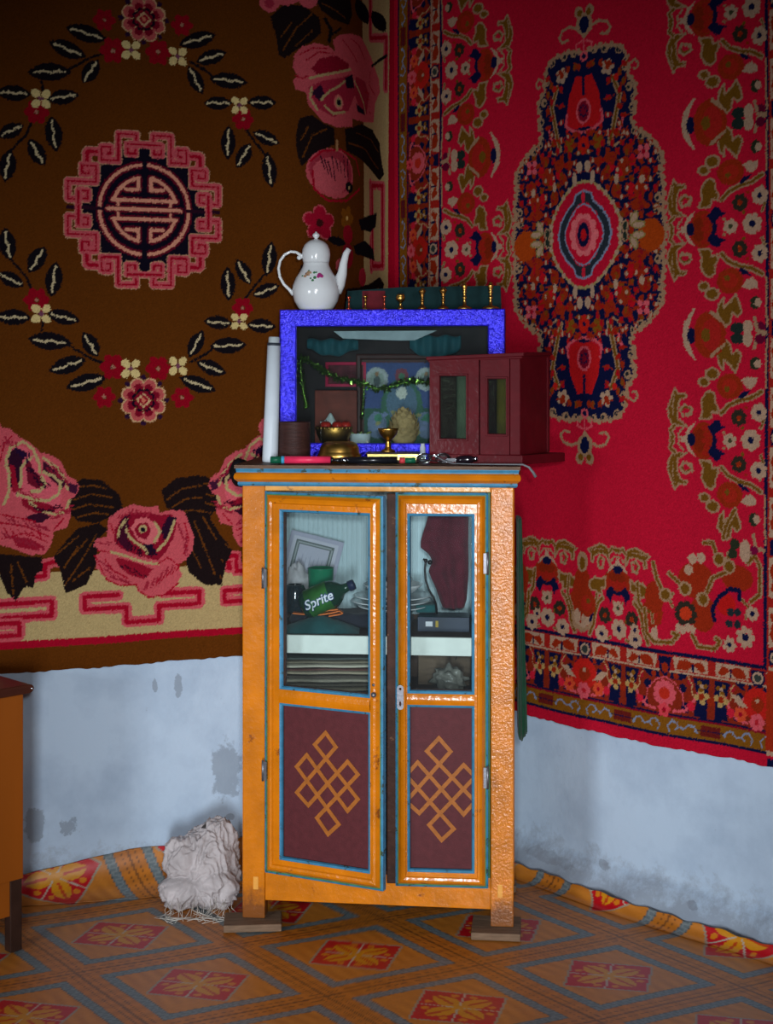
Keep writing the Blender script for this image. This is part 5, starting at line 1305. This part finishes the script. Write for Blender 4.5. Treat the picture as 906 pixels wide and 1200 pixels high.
tinsel([(352, 418), (362, 423), (378, 434), (395, 443), (410, 446), (425, 449), (440, 456), (455, 455), (470, 449), (485, 446), (500, 448), (520, 452)], 4.178, 900, 'green and gold tinsel garland looped across the inside of the shrine case', 1)
tinsel([(352, 420), (353, 440), (356, 462), (360, 478)], 4.182, 170, 'green tinsel strand hanging at the left end inside the shrine case', 2)
tinsel([(427, 448), (426, 470), (424, 490)], 4.165, 90, 'green tinsel strand hanging down between the two pictures', 3, .008)
# teal drapes and a white card added in the shape of a glass reflection
def swag(px0, px1, z0, z1, Ys, m, lab, ph):
    def fn(u, v):
        x = xs_(px0 + (px1-px0)*u, Ys); dr_ = (z1 - z0)*(1 - .45*abs(2*u-1)**1.5)
        a = 2*PI*v; return (x, Ys + .011*math.cos(a) + .005*math.sin(u*22 + ph), z1 - dr_*(.5 - .5*math.sin(a)) + .003*math.sin(u*17 + ph))
    b = MB().grid(fn, 40, 16); b.add([fn(0, j/16) for j in range(16)], [tuple(range(16))]); b.add([fn(1, j/16) for j in range(16)], [tuple(range(16))[::-1]])
    o = obj('drape', b, m); tag(o, lab, 'drape', 'teal drapes under the roof of the shrine case'); origin(o, (xs_((px0+px1)/2, Ys), Ys, z1)); return o
teal2 = cloth_mat('blue_green_silk', (32, 84, 92), .6)
swag(360, 420, 1.555, 1.605, 4.20, teal2, 'teal silk drape at the upper left inside the shrine case', 0); swag(480, 540, 1.545, 1.615, 4.18, teal2, 'teal silk drape at the upper right inside the shrine case', 2)
o = obj('card', MB().prism([(xs_(391, 4.17), 1.627), (xs_(512, 4.17), 1.629), (xs_(486, 4.17), 1.601), (xs_(470, 4.17), 1.6), (xs_(402, 4.17), 1.606)], 4.165, 4.167, 'y'), mat('reflection_white', (170, 180, 184), .6)); tag(o, 'white slanting card added for the reflection at the top of the case glass', 'card'); origin(o, (xs_(450, 4.17), 4.166, 1.61))
# ---- teapot
tpz = TZ + AH + .0008
tp = thing('teapot', 'white porcelain teapot with a flower spray standing on the blue edged case', 'teapot', ((370.5-CX)*4.195/F, 4.195, tpz))
k_ = 4.19/F/2.517; zof = lambda y: (258 - y)*k_
body = [(.0001, 0), (47*k_, 0), (52*k_, zof(252)), (64*k_, zof(232)), (71*k_, zof(205)), (69*k_, zof(185)), (60*k_, zof(163)), (48*k_, zof(145)), (40*k_, zof(130)), (37.5*k_, zof(122)), (37.5*k_, zof(118))]
obj('body', MB().lathe(body, 48), porcelain, tp)
obj('lid', MB().lathe([(37.5*k_, zof(118.5)), (39.5*k_, zof(112)), (42*k_, zof(95)), (40.5*k_, zof(80)), (35*k_, zof(66)), (25*k_, zof(56)), (12*k_, zof(50)), (5*k_, zof(48)), (5*k_, zof(45)), (9*k_, zof(42)), (11*k_, zof(37)), (8*k_, zof(32)), (4*k_, zof(30)), (3*k_, zof(27)), (.0001, zof(26))], 40), porcelain, tp)
hx = lambda x, y, yy=0: Vector(((x - 173)*k_, yy, zof(y)))
obj('handle', MB().tube([hx(133, 104), hx(128, 96), hx(115, 87), hx(98, 85), hx(80, 94), hx(67, 112), hx(62, 135), hx(66, 160), hx(78, 182), hx(94, 197), hx(106, 212)], [5*k_, 5*k_] + [4.3*k_]*7 + [5*k_, 6*k_], 12).ball(hx(123, 103), 7*k_, 10), porcelain, tp)
obj('spout', MB().tube([hx(226, 196), hx(240, 178), hx(250, 150), hx(254, 120), hx(261, 92), hx(270, 77)], [26*k_, 20*k_, 14.5*k_, 11.5*k_, 9.5*k_, 8*k_], 18), porcelain, tp)
# flower spray: little raised enamel petals on the belly
en = MB()
def on_belly(px, py, r, m, lift=.0005, rz=None):
    x = (px - 173)*k_; z = zof(py); rb = float(np.interp(z, [p[1] for p in body], [p[0] for p in body])); y = -math.sqrt(max(1e-8, rb*rb - x*x))
    nrm = Vector((x, y, .25*rb)).normalized(); q_ = nrm.to_track_quat('Z', 'Y').to_matrix().to_4x4()
    en.ball((x, y, z), (r*k_, (rz or r)*k_, lift*2), 10, m, q_)
for px, py, r, m in ((150, 158, 8, 0), (143, 162, 6, 0), (157, 152, 6, 0), (152, 150, 5, 0), (146, 154, 4, 1), (186, 159, 8, 2), (192, 162, 6, 2), (182, 163, 5, 2), (188, 155, 3, 3),
                     (172, 166, 5, 4), (166, 174, 4, 4), (170, 151, 4, 4), (135, 160, 3, 4), (154, 145, 3, 4), (176, 150, 3, 4), (160, 168, 3, 4), (150, 158, 3, 1)):
    on_belly(px, py, r, m, .0003 + .00012*m)
obj('flower_spray', en, [mat('tan_enamel', (176, 140, 110), .3), mat('brown_enamel', (110, 70, 50), .3), mat('magenta_enamel', (170, 50, 120), .3), mat('pink_enamel', (210, 130, 170), .3), mat('green_enamel', (60, 120, 76), .3)], tp, label='tan and magenta flower spray')
# ---- brass pieces on the case: four slim pins and four footed lamps
def lathe_thing(name, prof, px, Y, z, m, lab, cat, group, sc=1):
    o = obj(name, MB().lathe([(r*1.3 if r > .001 else r, h) for r, h in prof], 24), m, None, ((px-CX)*Y/F, Y, z)); return tag(o, lab, cat, group)
kx = 4.15/F
def zpx(n): return n*kx
pin = lambda h, hd: [(.0001, 0), (.0065, 0), (.0065, .002), (.002, .005), (.0018, h*.6), (.0032, h*.62), (.0018, h*.66), (.0018, h*.74), (hd*.6, h*.8), (hd, h*.87), (hd*.7, h*.96), (.0001, h)]
pins = [(409, 16, .0042, 'leftmost slim brass pin with a red tip, beside the teapot spout'), (428.5, 17, .0058, 'slim brass pin second from the teapot'), (450.5, 17, .0044, 'slim brass pin third from the teapot, red tinged head')]
redtip = mat('red_brass', (190, 84, 60), .3, .8)
for i, (px, hh, hd, lab) in enumerate(pins):
    lathe_thing('brass_pin', pin(zpx(hh), hd), px, 4.150 - .0955*(px-450)*kx*.8, tpz, brass if i == 1 else redtip, lab, 'brass pin', 'brass pieces in a row on the case')
h4 = zpx(18)
lathe_thing('brass_cup', [(.0001, 0), (.0075, 0), (.007, .003), (.003, .007), (.0028, h4*.45), (.0055, h4*.5), (.0092, h4*.62), (.0102, h4*.8), (.0085, h4*.88), (.0095, h4*.93), (.006, h4), (.0001, h4)], 469.5, 4.148, tpz, brass, 'round headed brass cup in the middle of the row on the case', 'brass cup', 'brass pieces in a row on the case')
def lampp(h, rb, rt): return [(.0001, 0), (rb, 0), (rb*1.02, .003), (rb*.7, .007), (.0035, .010), (.003, h*.38), (.0052, h*.42), (.003, h*.46), (.0028, h*.58), (.005, h*.62), (.0032, h*.66), (rt*.7, h*.74), (rt, h*.84), (rt, h*.88), (rt*.5, h*.91), (rt*.75, h*.96), (.0001, h)]
for px, hh, rb, rt, lab in ((495, 25, .0105, .0075, 'short footed brass lamp next to the round headed cup'), (519.5, 26, .0125, .008, 'footed brass lamp third from the right end of the row'), (544.5, 32, .0165, .0062, 'tall slim brass lamp second from the right end of the row'), (575, 32, .019, .0068, 'tall brass lamp with wide foot at the right end of the row')):
    lathe_thing('brass_lamp', lampp(zpx(hh), rb, rt), px, 4.140 - .0955*(px-520)*kx*.8, tpz, brass if px > 540 else dullbrass, lab, 'brass lamp', 'brass pieces in a row on the case')
# dark green box behind them
gb = MB().prism([(xs_(405, 4.24), 0), (xs_(588, 4.22), 0), (xs_(587, 4.22), .071), (xs_(470, 4.23), .068), (xs_(408, 4.24), .058)], -.02, .02, 'y')
gb.box(xs_(425, 4.21), xs_(452, 4.21), -.0212, -.02, .004, .058, 1)
o = obj('fabric_box', gb, [cloth_mat('bottle_green_cloth', (14, 42, 44)), cloth_mat('dull_red_cloth', (96, 26, 34))], None, (0, 4.238, tpz), (0, 0, 0), bevel=.003); o.data.transform(Matrix.Translation((-.08, 0, 0))); o.location.x += .08; o.rotation_euler.z = ang
tag(o, 'low dark green cloth covered box behind the row of brass pieces', 'box')
# ---- white tube at the left
tb_ = thing('tube', 'tall white round tube leaning beside the left of the blue edged case', 'tube', (xs_(316.5, 4.03), 4.03, TZ), (0, math.radians(1.9), 0))
obj('barrel', MB().lathe([(.0001, .0005), (.021, .0005), (.022, .004), (.0180, .325), (.0001, .325)], 32), mat('white_plastic_tube', (206, 216, 224), .35, 0, .04, 20), tb_)
obj('cap', MB().lathe([(.0165, .325), (.0165, .331), (.0155, .333), (.0155, .346), (.0135, .3485), (.0001, .3485)], 32), mat('pale_cap', (176, 186, 190), .4), tb_)
obj('collar', MB().lathe([(.0183, .324), (.0186, .325), (.0186, .331), (.0165, .332)], 32, cap=False), mat('dark_collar', (50, 56, 66), .5), tb_)
# ---- dark wooden cup, brass bowl with lid, lamp on a gilt book, glass block
cup('cup', 345, 4.045, TZ, .0440, .112, mat('dark_turned_wood', (58, 34, 30), .5, 0, .25, 20, .4, 60, .002, stretch=(1, 1, 8)), 'dark brown wooden cup in front of the left of the blue edged case', 'cup', .98)
o = obj('wooden_peg', MB().box(-.009, .009, -.006, .006, 0, .030), mat('dark_red_peg', (70, 34, 30), .6), None, (xs_(345, 4.07), 4.045, TZ + .113), bevel=.002)
o.data.transform(Matrix.Translation((0, 0, -.107))); tag(o, 'small dark peg standing up out of the wooden cup', 'peg')
kb_ = 4.03/F
o = obj('covered_bowl', MB().lathe([(.0001, 0), (.046, 0), (.052, .004), (.060, .014), (.0605, .022), (.056, .029), (.0555, .031), (.054, .040), (.049, .050), (.043, .055), (.036, .0575), (.030, .0535), (.0001, .0525)], 44), brass, None, (xs_(398, 4.02), 4.02, TZ)); tag(o, 'squat two tiered brass bowl in front of the blue edged case', 'bowl')
bk = thing('book', 'gilt edged book lying flat under the brass butter lamp', 'book', (xs_(461, 4.05), 4.05, TZ), (0, 0, math.radians(-3)))
gilt = mat('gilt_paper_edge', (226, 206, 120), .3, .5, .2, 30, stretch=(1, 1, 60))
obj('pages', MB().box(-.070, .070, -.035, .040, .0075, .0225), gilt, bk)
obj('cover', MB().box(-.074, .074, -.038, .042, .0225, .027).box(-.074, .074, -.038, .042, .0005, .0075), mat('dark_brown_cover', (60, 44, 30), .5), bk, bevel=.001)
lp_ = MB().lathe([(.0001, 0), (.019, 0), (.0195, .004), (.010, .009), (.0075, .015), (.0085, .022), (.006, .027), (.0075, .032), (.016, .040), (.0245, .050), (.0285, .062), (.0295, .066), (.0275, .066), (.022, .053), (.0001, .046)], 40)
o = obj('butter_lamp', lp_, brass, None, (xs_(455, 4.05), 4.055, TZ + .0274)); tag(o, 'brass butter lamp goblet standing on the gilt edged book', 'butter lamp')
gl = mat('clear_glass_solid', (190, 200, 210), .05, 0, .05, 20, coat=1)
o = obj('vial', MB().lathe([(.0001, 0), (.0075, 0), (.008, .002), (.008, .040), (.006, .043), (.006, .050), (.0001, .050)], 18), gl, None, (xs_(495.5, 4.07), 4.075, TZ)); tag(o, 'small clear vial standing right of the gilt edged book', 'vial')
fs_ = MB()
for i, (px, w_, h_) in enumerate(((372, 9, .026), (426, 9, .024))):
    o = lump('foil_scrap', (xs_(px, 4.08), 4.085, TZ + h_/2), (.011, .012, h_/2), foil, .16, 6, i+2, ['crumpled blue foil scrap between the wooden cup and the brass bowl', 'crumpled blue foil scrap right of the brass bowl'][i], 'foil', flatten=.9, n=24, group='blue foil scraps before the case')
# ---- pens, glasses, dark handle
def pen(name, px0, px1, Y, r, segs, lab, yaw=0, cat='pen'):
    """segs: (from,to fraction, radius factor, material)"""
    x0, x1 = xs_(px0, Y), xs_(px1, Y); L_ = x1 - x0
    t_ = thing(name, lab, cat, ((x0+x1)/2, Y, TZ + r + .0003), (0, 0, math.radians(yaw)))
    for nm, a, b, k1, k2, m in segs:
        obj(nm, MB().lathe([(.0001, (a-.5)*L_), (r*k1, (a-.5)*L_ + .0003), (r*k2, (b-.5)*L_ - .0003), (.0001, (b-.5)*L_)], 18, RY(90)), m, t_)
    return t_
pinkp = mat('pink_plastic', (226, 50, 90), .35); greenp = mat('dark_green_plastic', (20, 90, 64), .35); blackp = mat('black_rubber', (20, 21, 26), .3, 0, .1, coat=.4); chrome = mat('chrome', (200, 204, 210), .12, 1); bluep = mat('light_blue_band', (70, 160, 200), .4)
pen('marker_pen', 317, 392, 3.958, .0105, [('barrel', .22, .94, 1, .95, pinkp), ('cap', 0, .17, .9, 1.0, greenp), ('band', .17, .22, 1, 1, bluep), ('tip', .94, 1, .8, .3, blackp)], 'pink marker pen with green cap on the front edge of the cupboard top')
pen('pen', 390, 466, 3.950, .0100, [('barrel', .24, 1, .9, 1.0, blackp), ('clip_ring', .13, .24, .75, .85, chrome), ('tip', 0, .13, .2, .75, blackp)], 'thick black pen with silver ring lying right of the pink marker')
pen('lipstick', 468, 487, 3.962, .0085, [('barrel', 0, .35, 1, 1, mat('red_green_cap', (200, 60, 70), .4)), ('cap', .35, 1, .9, .9, greenp)], 'tiny red and green capped stick right of the black pen', cat='stick')
gsm = thing('eyeglasses', 'folded silver wire eyeglasses at the front of the cupboard top', 'eyeglasses', (xs_(508, 3.95), 3.952, TZ), (0, 0, math.radians(6)))
ring_ = lambda cx, r, h, t0=0, y0=0: [(cx + r*math.cos(a), y0 - .004*math.sin(a), h + .0135*math.sin(a)) for a in np.linspace(0, 2*PI, 24)[:-1]]
gf = MB().tube(ring_(-.026, .020, .0155), .0013, 8, close=True).tube(ring_(.026, .020, .0155), .0013, 8, close=True).tube([(-.006, 0, .019), (0, -.002, .023), (.006, 0, .019)], .0013, 8)
obj('rim', gf, chrome, gsm)
obj('lens', MB().lathe([(.0001, 0), (.0188, 0), (.0188, .0008), (.0001, .0008)], 24, TR(-.026, 0, .0155) @ Matrix.Diagonal((1, 1, .66, 1)) @ RX(90)), clear, gsm); obj('lens', MB().lathe([(.0001, 0), (.0188, 0), (.0188, .0008), (.0001, .0008)], 24, TR(.026, 0, .0155) @ Matrix.Diagonal((1, 1, .66, 1)) @ RX(90)), clear, gsm)
obj('temple', MB().tube([(-.046, 0, .017), (-.043, .010, .014), (.0, .016, .008), (.050, .012, .0035)], [.0014, .0016, .0018, .0035], 8), chrome, gsm); obj('temple', MB().tube([(.046, 0, .017), (.044, .008, .020), (.01, .014, .024), (-.040, .012, .018)], .0016, 8), chrome, gsm)
kn = thing('penknife', 'folded dark handled penknife with silver bolster beside the eyeglasses', 'penknife', (xs_(545, 3.945), 3.945, TZ + .0125), (0, math.radians(-4), math.radians(-8)))
obj('handle', MB().lathe([(.0001, -.026), (.008, -.024), (.0115, -.01), (.0115, .01), (.009, .022), (.0001, .024)], 20, RY(90)), mat('dark_horn', (26, 18, 26), .15, coat=1), kn)
obj('bolster', MB().lathe([(.0001, .022), (.0085, .0225), (.0075, .034), (.0001, .036)], 20, RY(90)), chrome, kn); obj('blade', MB().prism([(-.064, -.004), (-.024, -.005), (-.024, .005), (-.050, .006)], -.001, .001, 'y'), chrome, kn)
cb = MB(); cpts = [(xs_(512, 3.935), 3.945, TZ + .020), (xs_(520, 3.935), 3.935, TZ + .010), (xs_(530, 3.93), 3.93, TZ + .0025), (xs_(560, 3.90), 3.905, TZ + .0022), (xs_(600, 3.88), 3.88, TZ + .003), (xs_(613, 3.87), 3.875, TZ + .003), (xs_(620, 3.87), 3.87, TZ - .004), (xs_(625, 3.87), 3.87, TZ - .018), (xs_(628, 3.87), 3.87, TZ - .030)]
cb.tube(cpts, [.0016, .0016, .0018, .0018, .002, .0025, .0032, .0038, .0042], 8); o = tag(obj('cord', cb, mat('grey_cord', (110, 112, 116), .5)), 'grey cord trailing over the right end of the cupboard top', 'cord'); origin(o, cpts[4])
# ---- maroon cabinet
rdm = mat('maroon_gloss_paint', (86, 10, 20), .55, 0, .15, 20, .4, 60, .002, spec=.12, coat=.06)
mc = thing('small_cabinet', 'small maroon cabinet with two narrow windows on the right of the cupboard top', 'cabinet', (0, 0, TZ), (0, 0, 0))
A_, B_ = Vector((xs_(504, 3.985), 3.985)), Vector((xs_(610, 3.915), 3.915)); C_, D__ = Vector((xs_(643, 4.07), 4.070)), Vector((xs_(504, 3.985) + .014, 4.080))
def ext(pts, o_):
    c = sum(pts, Vector((0, 0)))/4; return [(p + (p - c).normalized()*o_).to_tuple() for p in pts]
qd = [A_, B_, C_, D__]
zt0, zt1 = .028, .283
sl = lambda p: .010*(p[0] - A_.x)/(B_.x - A_.x)     # roof rises slightly to the right
def plan_slab(b, pts, z0, z1, m=0, tilt=True):
    n = len(pts); vs = [(p[0], p[1], z0 + (sl(p) if tilt else 0)) for p in pts] + [(p[0], p[1], z1 + (sl(p) if tilt else 0)) for p in pts]
    b.add(vs, [tuple(range(n))[::-1], tuple(range(n, 2*n))] + [(i, (i+1) % n, (i+1) % n + n, i + n) for i in range(n)], m)
b = MB(); plan_slab(b, ext(qd, -.002)[:4], 0, 0, 0, False); b = MB()
base_pts = [(A_.x - .004, A_.y - .006), (B_.x + .004, B_.y - .010), (xs_(661, 4.08), 4.055), (D__.x, D__.y)]
plan_slab(b, base_pts, .0008, .026, 0, False); obj('base', b, rdm, mc, bevel=.002)
b = MB(); plan_slab(b, ext(qd, .011), zt1, zt1 + .010); plan_slab(b, ext(qd, .005), zt1 - .006, zt1); obj('top', b, rdm, mc, bevel=.0015)
# back and right side
b = MB()
def wallq(b, p, q, z0, z1, t_, m=0):
    d_ = (q - p).normalized(); n_ = Vector((-d_.y, d_.x))*t_
    vs = [(p.x, p.y, z0), (q.x, q.y, z0), (q.x + n_.x, q.y + n_.y, z0), (p.x + n_.x, p.y + n_.y, z0)]; vs += [(x, y, z1 + sl((x, y)) - .0) if z1 > .25 else (x, y, z1) for x, y, z in vs]
    b.add(vs, [(0,3,2,1), (4,5,6,7), (0,1,5,4), (1,2,6,5), (2,3,7,6), (3,0,4,7)], m)
wallq(b, B_, C_, .026, zt1 - .002, .010); wallq(b, C_, D__, .026, zt1 - .002, .008); wallq(b, D__, A_, .026, zt1 - .002, .010)
wallq(b, B_ + (C_-B_)*.93 + Vector((.004, -.002)), C_ + Vector((.003, -.001)), .026, zt1 - .002, .006)
obj('side_panel', b, rdm, mc)
# front: left fixed window and right recessed door, each a leaf
fd = (B_ - A_); FL = fd.length; fd.normalize(); fa_ = math.atan2(fd.y, fd.x)
def leafp(name, x0, x1, win, y, thick, lab):
    b = MB(); z0, z1 = .026, zt1 - .002; wx0, wx1, wz0, wz1 = win; top = lambda x: z1 + .010*x/FL
    def pr(a, b_, c, d_, tp=False): b.prism([(a, c), (b_, c), (b_, top(b_) if tp else d_), (a, top(a) if tp else d_)], y, y + thick, 'y')
    pr(x0, wx0, z0, z1, True); pr(wx1, x1, z0, z1, True); pr(wx0, wx1, z0, wz0); pr(wx0, wx1, wz1, z1, True)
    b.ring(wx0 - .006, wz0 - .006, wx1 + .006, wz1 + .006, [(0, y, 0), (.001, y - .003, 0), (.005, y - .003, 0), (.007, y + .004, 0)])
    o_ = obj(name, b, rdm, mc, (A_.x, A_.y, 0), (0, 0, fa_), label=lab)
    obj('pane', MB().box(wx0 - .001, wx1 + .001, y + .004, y + .006, wz0 - .001, wz1 + .001), glass('smoked_glass', (190, 200, 190), alpha=.97), o_, label='small glass pane')
    return o_
pxl = lambda px: FL*(px - 504)/106
leafp('door', 0, pxl(562), (pxl(516), pxl(547), .068, .240), -.004, .012, 'left leaf with the wider window')
leafp('door', pxl(563), pxl(597), (pxl(572), pxl(593), .082, .232), .002, .010, 'right leaf with the narrower window')
b = MB().box(pxl(598), FL, -.004, .012, .026, zt1 + .004); obj('post', b, rdm, mc, (A_.x, A_.y, 0), (0, 0, fa_), bevel=.002)
# grey and ochre rolls added inside to imitate reflections in the two windows
rl = [(pxl(541), .029, (196, 204, 196), 'grey roll added for the reflection in the left window of the maroon cabinet'), (pxl(588), .033, (206, 164, 70), 'ochre roll added for the reflection in the right window of the maroon cabinet')]
for x_, dy_, c_, lab in rl:
    p_ = Vector((A_.x + fd.x*x_ - fd.y*dy_, A_.y + fd.y*x_ + fd.x*dy_, TZ + .0265))
    o = obj('reflection_roll', MB().lathe([(.0001, 0), (.020, 0), (.020, .235), (.0001, .235)], 28), mat('reflection_tone', c_, .5, 0, .2, 20), None, p_); tag(o, lab, 'reflection roll', 'reflection rolls in the maroon cabinet')
# dark object behind the left end of the cornice
dk = lump('cloth_bundle', (xs_(280, 4.24), 4.27, 1.215), (.030, .05, .042), mat('black_cloth', (18, 18, 22), .8, 0, .2, 30, .4, 200, .002), .05, 4, 1, 'small black rounded bundle hanging at the left end of the cupboard top', 'bundle')
# green cloth hanging down right of the cupboard
gc = MB()
def gcf(u, v):
    z = 1.10 - .61*v; w = .012 + .014*v; a = 2*PI*u
    x0_ = .368 + .003*v; return (x0_ + w*(.5 + .5*math.cos(a)) , 4.10 + .055*math.sin(a) + .008*math.sin(9*a + v*4), z - .012*math.sin(a*2)*v)
gc.grid(gcf, 48, 30); gc.add([gcf(i/48, 0) for i in range(48)], [tuple(range(48))]); gc.add([gcf(i/48, 1) for i in range(48)], [tuple(range(48))[::-1]])
o = tag(obj('hanging_cloth', gc, cloth_mat('bottle_green_drape', (20, 66, 44))), 'dark green cloth hanging between the right side of the cupboard and the crimson carpet', 'cloth'); origin(o, (.40, 4.10, 1.10))
# ------------------------------------------------------------------ bag of rags on the floor at the left
sack = mat('crumpled_white_sacking', (178, 170, 170), .6, 0, .2, 16, .6, 70, .004, spec=.35)
from mathutils import noise as mno
sb_ = MB(); sc0 = Vector((xs_(239, 4.14), 4.14, 0))
lobes = [((.012, 0, .100), (.088, .075, .112)), ((-.055, -.030, .128), (.052, .045, .062)), ((-.050, -.045, .045), (.070, .055, .048)), ((.030, -.045, .055), (.070, .050, .058)), ((.035, .01, .165), (.058, .05, .062))]
def sfn(u, v):
    a, t = 2*PI*u, PI*(.02 + .96*v); d_ = Vector((math.sin(t)*math.cos(a), math.sin(t)*math.sin(a), -math.cos(t)))
    o_ = Vector((0, -.01, .095)); best = 0
    for c_, r_ in lobes:      # farthest reach of any lobe along this direction
        q = [ (o_[k] - c_[k])/r_[k] for k in range(3)]; e_ = [d_[k]/r_[k] for k in range(3)]
        A_q = sum(x*x for x in e_); B_q = sum(x*y for x, y in zip(q, e_)); C_q = sum(x*x for x in q) - 1; D_q = B_q*B_q - A_q*C_q
        if D_q > 0: best = max(best, (-B_q + math.sqrt(D_q))/A_q)
    p = o_ + d_*best
    w1 = Vector((mno.noise(p*18), mno.noise(p*18 + Vector((5, 1, 2))), mno.noise(p*18 + Vector((1, 7, 3)))))*.45
    ps = Vector((p.x*1.5, p.y*1.5, p.z*.75)); n1 = 1 - abs(mno.noise((ps*15 + w1*1.6)))*2.6; n2 = 1 - abs(mno.noise(ps*34 + w1*4 + Vector((3, 3, 3))))*2.6; n3 = 1 - abs(mno.noise(p*80 + w1*6))*2.0
    k = best*(1 + .070*n1 + .060*n2 + .030*n3 - .04)
    p = o_ + d_*k; p.z = max(.0012 + .0006*abs(n2), p.z)
    return (sc0.x + p.x, sc0.y + p.y, p.z)
sb_.grid(sfn, 220, 130)
bagt = thing('sack', 'crumpled dirty white sack with frayed threads on the floor left of the cupboard', 'sack', (sc0.x, sc0.y, 0))
o = obj('sacking', sb_, sack, None); o.data.transform(Matrix.Translation((-sc0.x, -sc0.y, 0))); o.parent = bagt
th3 = MB(); rg = random.Random(9)
for i in range(34):
    x = rg.uniform(-.09, .09); y = -.10 - rg.uniform(0, .03); z = rg.uniform(.02, .05); L_ = rg.uniform(.03, .07)
    pts = [(x, y + .01, z), (x + rg.gauss(0, .008), y - .006, z*.5), (x + rg.gauss(0, .02), y - .02, .003), (x + rg.gauss(0, .035), y - .02 - L_*.4, .002)]
    th3.tube(pts, .0007, 5)
obj('frayed_thread', th3, mat('pale_thread', (206, 200, 190), .7), bagt)
o = bagt.children[-1]; o['kind'] = 'stuff'
# ------------------------------------------------------------------ desk at the left edge
dw = mat('orange_brown_veneer', (146, 76, 18), .38, 0, .12, 8, .1, 60, .001, stretch=(1, 1, .15)); dtop = mat('dark_red_brown_top', (72, 34, 22), .3, 0, .15, 10, stretch=(1, 8, 8)); dleg = mat('dark_leg', (52, 32, 24), .5, 0, .2, 20)
DX, DY, DA = xs_(30, 3.79), 3.79, math.radians(45)
dk_ = thing('desk', 'orange brown wooden desk with a dark top at the left edge of the room', 'desk', (DX, DY, 0), (0, 0, DA))
# local: corner at the origin, +x runs to the camera side left (-.7,-.7) -> use -x ; +y runs back left
def dbox(x0, x1, y0, y1, z0, z1): return MB().box(-x1, -x0, y0, y1, z0, z1)
tz = H - (812 - HZ)*3.79/F
n = 10; prf = [(.018*math.cos(a) , tz + .012 + .012*math.sin(a)) for a in np.linspace(-PI/2, PI/2, n)]
tpb = MB().prism([(x + .0, z) for x, z in prf] + [(-.95, tz + .024), (-.95, tz)], -.014, .46, 'y'); obj('desk_top', tpb, dtop, dk_, bevel=.003)
obj('edge_pin', MB().ball((.0105, -.0145, tz + .012), (.004, .002, .004), 10), chrome, dk_)
zb1 = H - (1027 - HZ)*3.80/F
obj('side_panel', dbox(.006, .90, .002, .022, zb1, tz), dw, dk_, bevel=.001)
obj('end_panel', dbox(.006, .024, .022, .44, zb1, tz), dw, dk_, bevel=.001)
zb2 = H - (1075 - HZ)*3.76/F
obj('lower_rail', dbox(.035, .88, .008, .026, zb2, zb1), dw, dk_, bevel=.001)
for lx_, ly_ in ((.008, .004), (.86, .004), (.008, .40), (.86, .40)):
    obj('leg', dbox(lx_, lx_ + .034, ly_, ly_ + .03, .0008, zb1), dleg, dk_, bevel=.002)

# ------------------------------------------------------------------ light: daylight from a doorway behind the viewer a window at the left, and a flash at the camera
wd = bpy.data.worlds.new('room_air'); SC.world = wd; wd.use_nodes = True
wd.node_tree.nodes['Background'].inputs[0].default_value = (.55, .68, 1, 1); wd.node_tree.nodes['Background'].inputs[1].default_value = .02
def area(name, loc, tgt, sx, sy, pw, col, spread=180):
    l = bpy.data.lights.new(name, 'AREA'); l.shape = 'RECTANGLE'; l.size = sx; l.size_y = sy; l.energy = pw; l.color = col; l.spread = math.radians(spread)
    o = bpy.data.objects.new(name, l); COL.objects.link(o); o.location = loc
    o.rotation_euler = (Vector(tgt) - Vector(loc)).to_track_quat('-Z', 'Y').to_euler(); return o
area('doorway_light', (-.14, -1.6, .75), (.0, 4.0, .30), .46, 1.1, 12.5, (.88, .94, 1), 48)
area('window_light', (-2.4, .5, 1.1), (.3, 4.2, .35), .6, .6, 10.5, (.88, .94, 1), 80)
area('camera_flash', (.1, -.1, 1.66), (.0, 4.2, 1.22), .12, .12, 4.8, (.96, .98, 1), 48)  # stands in for the camera flash, set beside the lens
# ------------------------------------------------------------------ camera
cam = bpy.data.cameras.new('camera'); co = bpy.data.objects.new('camera', cam); COL.objects.link(co); SC.camera = co
co.location = (0, 0, H); co.rotation_euler = (math.radians(90), 0, 0)
cam.sensor_fit = 'HORIZONTAL'; cam.sensor_width = 36; cam.lens = 36 * F / 906; cam.shift_y = -(600 - HZ) / 906; cam.clip_start = .05
SC.view_settings.view_transform = 'Standard'; SC.view_settings.look = 'None'; SC.view_settings.gamma = 1; SC.view_settings.use_curve_mapping = False
SC.view_settings.exposure = 0.0
